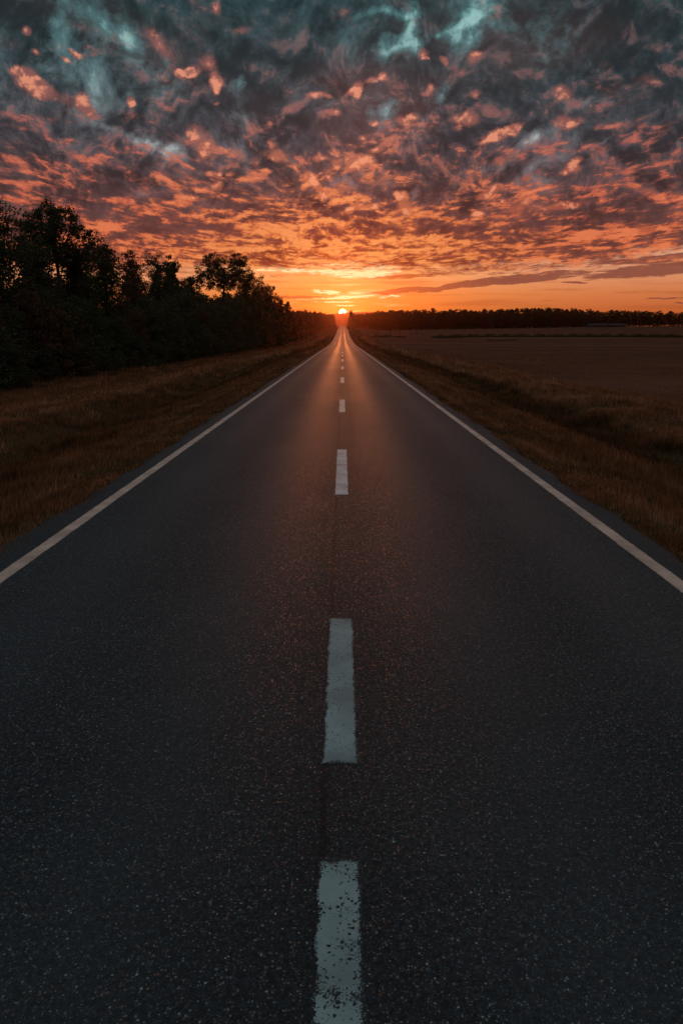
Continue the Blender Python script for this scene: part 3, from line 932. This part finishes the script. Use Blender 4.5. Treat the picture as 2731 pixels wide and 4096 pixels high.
def tree_arrays(seed, Ht, fork, r0, env, ncl, rc, per, ls, limbs=7, shell=0.5, spread=0.06, sides=6, lowcut=None):
    """env: ellipsoids (x, y, z, rx, ry, rz, weight) that make the crown's outline; shell nearer 1 keeps its inside open."""
    g = np.random.default_rng(seed)
    env = np.array(env, float)
    wts = env[:, 6] / env[:, 6].sum()
    k = g.choice(len(env), ncl, p=wts)
    d = g.normal(size=(ncl, 3))
    d /= np.linalg.norm(d, axis=1, keepdims=True)
    rr = shell + (1 - shell) * g.random(ncl)
    rr = np.where(g.random(ncl) < 0.12, g.random(ncl) * shell, rr)
    P = env[k, :3] + d * rr[:, None] * env[k, 3:6]
    if lowcut is not None:
        P = P[P[:, 2] > lowcut + 0.25 * g.normal(size=len(P))]
    # bumpy outline
    P += g.normal(size=P.shape) * spread * Ht * .35
    P[:, 2] = np.clip(P[:, 2], 0.35, Ht)
    tb = Geo()
    ztop = fork + 0.45 * (Ht - fork)
    cx, cy = P[:, 0].mean(), P[:, 1].mean()
    tz = np.linspace(0, ztop, 9)
    tp = np.stack([cx * .5 * (tz / ztop) ** 2 + np.sin(tz * 1.1 + seed) * .05, cy * .5 * (tz / ztop) ** 2 + np.cos(tz * .9 + seed) * .05, tz], -1)
    tr = r0 * (1.25 * np.exp(-tz / .5) * .5 + 1 - .62 * tz / ztop)
    tb.tube(tp, tr, 8)
    limbs = min(limbs, len(P) // 3)
    a, C = kmeans(g, P, limbs)
    for i in range(limbs):
        Q = P[a == i]
        if len(Q) == 0:
            continue
        zs = np.clip(fork + g.random() * (ztop - fork), .3, min(ztop, max(fork, C[i, 2] - .2)))
        s = np.array([np.interp(zs, tz, tp[:, 0]), np.interp(zs, tz, tp[:, 1]), zs])
        e = C[i]
        mid = (s + e) / 2 + np.array([0, 0, .06 * Ht * g.uniform(-.2, .8)]) + g.normal(size=3) * .03 * Ht
        tt = np.linspace(0, 1, 8)[:, None]
        L = (1 - tt) ** 2 * s + 2 * tt * (1 - tt) * mid + tt ** 2 * e
        L[1:-1] += g.normal(size=(6, 3)) * .012 * Ht
        rl = r0 * .42 * (1 - .72 * tt[:, 0])
        tb.tube(L, rl, sides)
        for p in Q:
            j = g.integers(2, 8)
            s2 = L[j]
            m2 = (s2 + p) / 2 + g.normal(size=3) * .025 * Ht
            t3 = np.linspace(0, 1, 5)[:, None]
            T = (1 - t3) ** 2 * s2 + 2 * t3 * (1 - t3) * m2 + t3 ** 2 * p
            tb.tube(T, max(rl[j] * .45, .012) * (1 - .75 * t3[:, 0]), 4)
    LV, LQ = leaf_quads(g, P, rc * g.uniform(.55, 1.35, len(P)), per, ls)
    return tb.arrays(), (LV, LQ)


def make_tree(name, arr, loc, rz=0.0, s=(1, 1, 1)):
    (tv, tq), (lv, lq) = arr
    r = empty(name, loc, rz)
    r.scale = s
    mesh_obj('trunk', tv, tq, mb, r, smooth=True)
    mesh_obj('crown', lv, lq, m_leaf, r)
    return r


def at_depth(px, X):
    """y of a thing that stands at X and shows at this column."""
    return X / ((px - VPX) / F) * math.cos(TH) if False else X * F / (px - VPX)


def zg(x, y):
    return float(ground_z(x, y))


def top_h(py, y, x=0.0):
    """height above the ground of something at distance y whose top shows at row py"""
    d = ray(VPX, py)
    return H + d.z / d.y * y - zg(x, y)


# --- the trees whose shapes show against the sky: (column, X, row of the top, build)
def umbrella(seed, Ht, wx, fork, low=0.45, per=46, ncl=330, rc=.42, ls=.15, shell=.72, limbs=13):
    zc_ = Ht * low
    env = [(0, 0, zc_, wx, wx * .9, Ht - zc_ - .3, 1.0), (wx * .35, 0, zc_ + .25 * (Ht - zc_), wx * .62, wx * .6, (Ht - zc_) * .62, .45), (-wx * .4, .2, zc_ + .2 * (Ht - zc_), wx * .55, wx * .6, (Ht - zc_) * .66, .4)]
    return tree_arrays(seed, Ht, fork, .17 * Ht / 9, env, ncl, rc, per, ls, limbs=limbs, shell=shell, lowcut=zc_ - .05 * Ht)


def upright(seed, Ht, wx, fork, per=44, ncl=260, rc=.40, ls=.15, shell=.45, limbs=9, tilt=0.0, low=.30):
    env = [(tilt * .3, 0, Ht * (low + .12), wx, wx, Ht * .20, .8), (tilt * .6 + wx * .2, 0, Ht * .62, wx * .85, wx * .85, Ht * .20, .8), (tilt - wx * .1, .2, Ht * .80, wx * .62, wx * .7, Ht * .185, .7),
           (tilt * .6 - wx * .5, -.2, Ht * .56, wx * .5, wx * .6, Ht * .15, .4)]
    return tree_arrays(seed, Ht, fork, .15 * Ht / 9, env, ncl, rc, per, ls, limbs=limbs, shell=shell)


SIL = [  # px, X, row of top, kind, half width in pixels, seed, label
    (-180, -17.5, 850, 'up', 200, 3, 'tall dark leafy tree partly cut off at the photo edge'),
    (58, -16.8, 802, 'up', 128, 21, 'tall airy tree with sky gaps round a thin bare trunk at the wood end'),
    (292, -17.2, 824, 'um', 152, 8, 'large tree with broad umbrella crown and fanned limbs at the near wood end'),
    (205, -16.6, 985, 'up', 70, 88, 'thick leafy tree filling the space below the left side of the near umbrella tree'),
    (365, -16.8, 1005, 'up', 66, 92, 'thick leafy tree filling the space below the right side of the near umbrella tree'),
    (470, -17.5, 972, 'up', 78, 14, 'rounded tree with a speckled crown just beyond the near umbrella tree'),
    (572, -18.5, 1040, 'up', 48, 31, 'small feathery tree between two denser round crowns'),
    (668, -18.0, 1038, 'up', 62, 17, 'dense dome topped tree after the small feathery tree'),
    (722, -18.5, 1062, 'up', 42, 19, 'narrow knobbly tree close beside the dense dome topped tree'),
    (790, -18.5, 1130, 'up', 60, 71, 'low round topped tree in the dip before the far umbrella tree'),
    (917, -18.0, 1021, 'um', 116, 27, 'isolated wide umbrella tree with fanned limbs rising over the wood'),
    (1010, -17.8, 1128, 'up', 70, 41, 'round shouldered tree just past the far umbrella tree'),
    (1058, -17.5, 1132, 'up', 50, 43, 'tall shouldered tree whose open crown slopes down to the road'),
    (1098, -17.2, 1160, 'up', 36, 47, 'slender tree on the falling slope of the wood edge'),
    (1130, -17.0, 1198, 'up', 24, 49, 'small tree low on the falling slope of the wood edge'),
    (1160, -16.8, 1214, 'up', 20, 53, 'little round tree standing apart at the tail of the wood'),
]
for (px, X, py, kd, hw, seed, lab) in SIL:
    Y = at_depth(px, X)
    Ht = top_h(py, Y, X) * (1.05 if kd == 'um' or px < 100 else 1.10)
    wx = hw / F * Y * (1.0 if kd == 'um' else 1.12)
    far_ = Y > 75
    if kd == 'um':
        arr = umbrella(seed, Ht, wx, Ht * .66, per=50, ncl=400, rc=.52 if far_ else .32, ls=.13 if not far_ else .20, low=.68)
    else:
        arr = upright(seed, Ht, wx, Ht * .25, per=54 if far_ else 40, ncl=340 if not far_ else 260, rc=.34 * max(1, wx / 1.6) if far_ else .42, ls=.14 if not far_ else .22)
    r = make_tree('woodland_tree', arr, (X, Y, zg(X, Y) - .05))
    tag(r, lab, 'tree', 'trees of the wood with crowns against the sky')

# --- dense understorey that closes the wood's edge, down to the ground
g0 = np.random.default_rng(77)
protoB = []
for sd, Ht, wx in ((101, 5.2, 2.0), (102, 4.6, 2.2), (103, 6.2, 1.9), (104, 5.6, 2.3)):
    env = [(0, 0, Ht * .30, wx, wx, Ht * .30, 1.0), (wx * .2, 0, Ht * .58, wx * .8, wx * .8, Ht * .28, .8), (-wx * .2, .2, Ht * .76, wx * .5, wx * .55, Ht * .22, .5), (0, -.3, Ht * .14, wx * 1.0, wx, Ht * .16, .6)]
    protoB.append((tree_arrays(sd, Ht, Ht * .2, .10, env, 210, .42, 44, .15, limbs=7, shell=.55), Ht))
roots = {}


def place_under(k, X, Y, rz, s, lab, grp, name='thicket_tree', cat='tree'):
    key = k % len(protoB)
    if key not in roots:
        r = make_tree(name, protoB[key][0], (X, Y, zg(X, Y) - .08), rz, s)
        roots[key] = r
    else:
        r = dup(roots[key], (X, Y, zg(X, Y) - .08), rz, s)
    tag(r, lab, cat, grp)
    return r


GRP = 'thicket trees along the wood edge'
LB1 = 'dark dense low tree in the unbroken thicket at the near wood edge'
LB2 = 'dark tree in the tall wall of wood along the middle of the verge'
LB3 = 'dim tree in the distant wood beside the rising road'
k = 0
Y = 19.0
WX = [-400, 0, 100, 160, 250, 340, 400, 450, 540, 600, 680, 740, 800, 860, 940, 1000, 1050, 1100, 1140, 1170, 1200]
WY = [1000, 1110, 1135, 1060, 1020, 1040, 1125, 1200, 1180, 1155, 1120, 1130, 1160, 1160, 1145, 1155, 1160, 1190, 1215, 1235, 1245]


def wall_h(X, Y, lo, hi):
    return top_h(np.interp(VPX + F * X / Y, WX, WY), Y, X) * g0.uniform(lo, hi)


while Y < 150:
    near = Y < 60
    lab, grp = (LB1, GRP + ' near') if near else (LB2, GRP + ' middle')
    for row, (X0, lo, hi, every) in enumerate(((-15.1, .70, .98, 1), (-18.6, .82, .98, 2), (-23.5, .84, .95, 2))):
        if k % every:
            continue
        X = X0 + g0.uniform(-.6, .6)
        yy = Y + row * .9
        h = max(wall_h(X, yy, lo, hi), 2.5)
        kk = k + row
        s = h / protoB[kk % 4][1]
        wd_ = min(max(s, .75), 1.35) * g0.uniform(.95, 1.15) * (1.25 if row == 2 else 1.0)
        place_under(kk, X, yy, g0.uniform(0, 6.28), (wd_, wd_, s), lab, grp)
    k += 1
    Y += 2.2 if near else 2.8
# low scrub in front of the thicket
for i in range(16):
    Y = 22 + i * 3.6 + g0.uniform(-1.4, 1.4)
    s = g0.uniform(.26, .42)
    r = place_under(i, -13.6 + g0.uniform(-.5, .4), Y, g0.uniform(0, 6.28), (s * 1.5, s * 1.5, s), 'low dark scrub bush at the foot of the thicket', 'scrub bushes at the foot of the thicket', cat='bush')
    r.name = 'scrub_bush'

# --- distant trees: one mesh each, copied
protoF = []
for sd, Ht, wx in ((201, 12, 2.6), (202, 12, 3.2), (203, 12, 2.2), (204, 12, 3.0), (205, 12, 2.5)):
    env = [(0, 0, Ht * .22, wx, wx, Ht * .22, 1.0), (.3, 0, Ht * .48, wx * .95, wx * .95, Ht * .2, .9), (-.3, 0, Ht * .70, wx * .85, wx * .8, Ht * .18, .8), (.2 * wx, 0, Ht * .87, wx * .5, wx * .5, Ht * .11, .4)]
    (tv, tq), (lv, lq) = tree_arrays(sd, Ht, Ht * .25, .17, env, 105, .62, 26, .50, limbs=6, shell=.5, sides=4)
    me = bpy.data.meshes.new('distant_tree')
    V = np.concatenate([tv, lv])
    Q = np.concatenate([tq, lq + len(tv)])
    o = mesh_obj('distant_tree', V, Q, [mb, m_leaf])
    o.data.polygons.foreach_set('material_index', np.concatenate([np.zeros(len(tq), np.int32), np.ones(len(lq), np.int32)]))
    protoF.append([o, False])


def far_tree(k, X, Y, h, lab, grp, wide=1.0):
    p = protoF[k % len(protoF)]
    if not p[1]:
        o, p[1] = p[0], True
    else:
        o = p[0].copy()
        COL.objects.link(o)
    s = h / 12.0
    o.location = (X, Y, zg(X, Y) - .1)
    o.rotation_euler = (0, 0, g0.uniform(0, 6.28))
    o.scale = (s * wide, s * wide, s)
    tag(o, lab, 'tree', grp)
    return o


k = 0
Y = 152.0
while Y < 690:
    X = -14.6 + 3.0 * sstep(Y, 420, 690)
    for row in range(2):
        xx = X - row * 4.0 + g0.uniform(-.8, .8)
        target = np.interp(Y, [150, 185, 215, 250, 330, 450, 690], [1200, 1228, 1250, 1243, 1240, 1247, 1256])
        h = top_h(target, Y, xx) * (g0.uniform(.80, 1.0) if row == 0 else g0.uniform(.92, 1.06))
        far_tree(k, xx, Y + g0.uniform(-1, 1), max(h, 6.5), LB3, 'distant trees left of the road', 1.05)
        k += 1
    Y += 8.5 + Y * .015

# --- the treeline beyond the field
tops_x = [1395, 1420, 1480, 1560, 1700, 1850, 2000, 2100, 2200, 2300, 2350, 2460, 2560, 2640, 2731, 2900]
tops_y = [1262, 1253, 1247, 1241, 1239, 1240, 1236, 1229, 1233, 1238, 1244, 1240, 1244, 1246, 1248, 1250]
LB4 = 'small dark tree in the level treeline beyond the brown field'
k = 0
for row in range(2):
    px = 1398.0 if row == 0 else 1404
    while px < 2850:
        Y = 655 + row * 16 + g0.uniform(-4, 4)
        X = (px - VPX) / F * Y
        h = top_h(np.interp(px, tops_x, tops_y) + g0.normal(0, 2.6), Y, X)
        if g0.random() < .10:
            h *= 1.06
        if row == 0:
            h *= .84
        far_tree(k, X, Y, h, LB4, 'trees of the line beyond the field', g0.uniform(1.15, 1.75))
        k += 1
        px += g0.uniform(9.5, 17) if row else g0.uniform(17, 25)
# trees at both sides of the corridor where the road goes over the top
for i in range(9):
    Y = 690 + i * 21
    far_tree(i, 8.5 + .010 * i * 21 + g0.uniform(-.6, .6), Y, g0.uniform(14, 17) - i * .25, 'dim tree beside the road at the right flank of the sunlit gap', 'trees right of the sunlit gap', .8)
    far_tree(i + 2, -10.2 - .004 * i * 21 + g0.uniform(-.6, .6), Y, g0.uniform(11.5, 13) - i * .1, 'dim tree beside the road at the left flank of the sunlit gap', 'trees left of the sunlit gap', .8)

# --- wooded ridge behind everything
hx = np.concatenate([np.linspace(-900, -100, 30), np.linspace(-95, 95, 60), np.linspace(100, 900, 30)])
hy = np.array([2300, 2500, 2650, 2760, 2800, 2840, 3000, 3300])
hp = np.array([0, .35, .72, .96, 1.0, .96, .6, 0])
g1_ = np.random.default_rng(9)
HZ = hp[:, None] * (H + (VPY - 1257.5) / F * 2800 - 8 + 2.2 * np.sin(hx / 60.0)[None, :] - 3 * sstep(hx, 20, -60)[None, :]) + 8 + hp[:, None] * g1_.uniform(-1.0, 1.0, (len(hy), len(hx)))
HX, HY = np.meshgrid(hx, hy)
hi = np.arange(HX.size).reshape(HX.shape)
mh, t, out = new_mat('wooded_ridge')
hn = t.noise(t.n.new('ShaderNodeNewGeometry').outputs['Position'], 0.12, 5, 0.65)
principled(t, out, t.mix(hn, (0.020, 0.022, 0.012, 1), (0.06, 0.05, 0.028, 1)), 0.95, 0.05, bump(t, hn, 1.0, 3.0))
struct(mesh_obj('hill', np.stack([HX, HY, HZ], -1).reshape(-1, 3), np.stack([hi[:-1, :-1], hi[:-1, 1:], hi[1:, 1:], hi[1:, :-1]], -1).reshape(-1, 4), mh, smooth=True))

# ------------------------------------------------------------------ small things in and round the field
def box(bm, c, s, rz=0.0):
    r = bmesh.ops.create_cube(bm, size=1.0)
    M = Matrix.Translation(c) @ Matrix.Rotation(rz, 4, 'Z') @ Matrix.Diagonal((s[0], s[1], s[2], 1))
    bmesh.ops.transform(bm, matrix=M, verts=r['verts'])


def cyl(bm, c, r1, r2, h, seg=8):
    r = bmesh.ops.create_cone(bm, cap_ends=True, segments=seg, radius1=r1, radius2=r2, depth=h)
    bmesh.ops.transform(bm, matrix=Matrix.Translation((c[0], c[1], c[2] + h / 2)), verts=r['verts'])


def bm_obj(name, bm, mat, parent=None, loc=None):
    me = bpy.data.meshes.new(name)
    bm.to_mesh(me)
    bm.free()
    me.materials.append(mat)
    o = bpy.data.objects.new(name, me)
    COL.objects.link(o)
    if parent:
        o.parent = parent
    if loc:
        o.location = loc
    return o


def flat_mat(name, c, rough=0.8, metal=0.0):
    m, t, out = new_mat(name)
    n = t.noise(t.n.new('ShaderNodeNewGeometry').outputs['Position'], 3.0, 5, 0.65)
    principled(t, out, t.mix(n, tuple(x * .6 for x in c) + (1,), tuple(c) + (1,)), rough, 0.3, None, Metallic=metal)
    return m


def col_x(px, y):
    return (px - VPX) / F * y


m_wood = flat_mat('weathered_wood', (0.09, 0.065, 0.05))
m_wall = flat_mat('pale_sheet_metal', (0.07, 0.072, 0.08), 0.9)
m_roof = flat_mat('grey_roof', (0.055, 0.057, 0.062), 1.0)
m_dark = flat_mat('dark_opening', (0.02, 0.02, 0.022))

# posts out in the field
for px, y, h, lab in ((1510, 312, 2.4, 'thin short pole beside the field gate'), (1555, 306, 3.1, 'slim pole at the far end of the scrub strip'), (1591, 306, 3.2, 'slim pole rising out of the scrub strip'),
                      (1657, 300, 3.2, 'lone dark pole standing apart in the open field')):
    x = col_x(px, y)
    z = zg(x, y)
    e = empty('field_pole', (x, y, z - .1))
    bm = bmesh.new()
    cyl(bm, (0, 0, 0), .12, .085, h)
    bm_obj('shaft', bm, m_wood, e)
    bm = bmesh.new()
    box(bm, (0, 0, h - .22), (.70, .10, .11))
    bm_obj('crosspiece', bm, m_wood, e)
    tag(e, lab, 'pole', 'poles in the field')
# gate
y = 310
x0 = col_x(1516, y)
e = empty('field_gate', (x0, y, zg(x0, y)))
for dx in (0, 4.6):
    bm = bmesh.new()
    cyl(bm, (dx, 0, -.2), .09, .08, 1.5)
    bm_obj('gate_post', bm, m_wood, e)
for hz_ in (.45, .8, 1.12):
    bm = bmesh.new()
    box(bm, (2.3, 0, hz_), (4.4, .05, .10))
    bm_obj('rail', bm, m_wood, e)
tag(e, 'low wooden rail gate beside the scrub strip in the field', 'gate')
# marker post on the bank, and one far post
for px, y, h, lab in ((1532, 178, .75, 'short marker post on the grassy bank by the field'), (1635, 300, .9, 'stub post between two poles in the field'), (2632, 420, 1.1, 'short post far out at the right of the field'), (2325, 330, 1.3, 'thin stake at the brink of the dark hedge line')):
    x = col_x(px, y)
    bm = bmesh.new()
    cyl(bm, (0, 0, -.15), .07, .06, h + .15)
    box(bm, (0, 0, h - .10), (.17, .17, .14))
    o = bm_obj('marker_post', bm, m_wood, None, (x, y, zg(x, y)))
    tag(o, lab, 'post', 'short posts in the field')

# low scrub and hedges: leaf clumps
def hedge(name, pts, hgt, wid, n, seed, lab, cat, group=None, ls=.35, per=10):
    g = np.random.default_rng(seed)
    pts = np.array(pts, float)
    tt = np.concatenate([[0], np.cumsum(np.hypot(*np.diff(pts, axis=0).T))])
    u = g.random(n) * tt[-1]
    X = np.interp(u, tt, pts[:, 0]) + g.normal(0, wid * .4, n)
    Y = np.interp(u, tt, pts[:, 1]) + g.normal(0, wid * .4, n)
    hh = hgt * np.interp(u, [0, tt[-1] * .06, tt[-1]], [.35, 1, 1]) * (.72 + .28 * np.sin(u * .8 + seed))
    Z = ground_z(X, Y) + g.random(n) * hh
    x0, y0 = pts[0]
    z0 = zg(x0, y0)
    V, Q = leaf_quads(g, np.stack([X - x0, Y - y0, Z - z0], -1), np.full(n, .32 * min(hgt, 1.4)), per, ls)
    o = mesh_obj(name, V, Q, m_leaf)
    o.location = (x0, y0, z0)
    tag(o, lab, cat, group)
    return o


hedge('hedge', [(col_x(1700, 345), 345), (col_x(1900, 340), 340), (col_x(2300, 338), 338), (col_x(2760, 336), 336), (col_x(2900, 334), 334)], 2.0, 2.6, 4200, 3, 'long dark hedge line that crosses the field toward the right', 'hedge', per=9)
hedge('scrub_strip', [(col_x(1478, 300), 300), (col_x(1612, 302), 302)], .55, .8, 240, 4, 'low strip of scrub along the foot of the field poles', 'hedge')
hedge('scrub_strip', [(col_x(1766, 300), 300), (col_x(1835, 300), 300)], .4, .5, 110, 5, 'thin strip of scrub that trails from the clipped shrubs', 'hedge')
hedge('field_tussock', [(col_x(1930, 255), 255), (col_x(2040, 254), 254)], .35, .8, 120, 8, 'dark patch of rough weeds lying alone in the brown field', 'weeds')
for px, y, h, w_, lab in ((1502, 300, 1.5, 1.2, 'round little bush at the end of the scrub strip'), (1545, 300, 1.1, 2.4, 'dark low bush between the field poles'), (1733, 300, 1.0, 3.4, 'wide flat topped dark shrub in the field'), (1757, 300, 1.0, 1.6, 'short flat topped dark shrub beside the wider one')):
    x = col_x(px, y)
    hedge('field_bush', [(x - w_ / 2, y), (x + w_ / 2, y)], h, .8, 80, int(px), lab, 'bush', 'bushes in the field', ls=.3)

# long shed under the trees
ys = 622
xa, xb = col_x(2320, ys), col_x(2462, ys)
zb = max(zg(xa, ys), zg(xb, ys))
Ls, ht = xb - xa, 2.5
e = empty('field_shed', ((xa + xb) / 2, ys, zb - .3))
bm = bmesh.new()
box(bm, (0, 3, (ht - .5) / 2), (Ls, 6, ht - .5))
bm_obj('wall', bm, m_wall, e)
bm = bmesh.new()
v = [bm.verts.new(p) for p in ((-Ls / 2 - .3, -.4, ht - .52), (Ls / 2 + .3, -.4, ht - .52), (Ls / 2 + .3, 3, ht + .65), (-Ls / 2 - .3, 3, ht + .65), (-Ls / 2 - .3, 6.4, ht - .52), (Ls / 2 + .3, 6.4, ht - .52))]
for f in ((0, 1, 2, 3), (3, 2, 5, 4), (0, 3, 4), (1, 5, 2), (0, 4, 5, 1)):
    bm.faces.new([v[i] for i in f])
bmesh.ops.recalc_face_normals(bm, faces=bm.faces)
bm_obj('roof', bm, m_roof, e)
for dx in (-10.5, 3.5, 12.0):
    bm = bmesh.new()
    box(bm, (dx, -.02, .85), (2.8, .06, 1.7))
    bm_obj('door', bm, m_dark, e)
tag(e, 'long low pale grey shed under the far treeline', 'shed')
for px, w_, h in ((2352, 4.0, 1.5), (2366, 3.2, 2.3), (2393, 4.0, 2.2), (2415, 3.4, 2.2), (2437, 2.4, 1.2)):
    x = col_x(px, ys - 5)
    hedge('shed_bush', [(x - w_ / 2, ys - 5), (x + w_ / 2, ys - 5)], h, 1.2, 50, int(px), 'dark round bush in front of the pale shed', 'bush', 'bushes in front of the shed', ls=.6, per=12)
# shrubs where the road slips between the trees
for i, (x, y, h) in enumerate(((6.6, 640, 2.6), (7.6, 668, 3.6), (-7.4, 655, 2.8), (-8.4, 684, 3.6), (9.5, 620, 2.2))):
    hedge('roadside_shrub', [(x - 1, y), (x + 1, y)], h, 1.5, 60, 60 + i, 'dim shrub on the road bank close to the sunlit gap', 'bush', 'shrubs by the sunlit gap', ls=.5, per=12)

# ------------------------------------------------------------------ haze
hz = bpy.data.meshes.new('haze')
bm = bmesh.new()
bmesh.ops.create_cube(bm, size=1.0)
bm.to_mesh(hz)
bm.free()
haze = bpy.data.objects.new('haze', hz)
COL.objects.link(haze)
haze.scale = (5300, 3800, 150)
haze.location = (0, 1550, 65)
haze['kind'] = 'stuff'
mhz = bpy.data.materials.new('haze')
mhz.use_nodes = True
mhz.node_tree.nodes.clear()
ho = mhz.node_tree.nodes.new('ShaderNodeOutputMaterial')
pv = mhz.node_tree.nodes.new('ShaderNodeVolumePrincipled')
pv.inputs['Color'].default_value = (0.98, 0.42, 0.24, 1)
pv.inputs['Density'].default_value = 0.000055
pv.inputs['Anisotropy'].default_value = 0.94
mhz.node_tree.links.new(pv.outputs[0], ho.inputs['Volume'])
hz.materials.append(mhz)
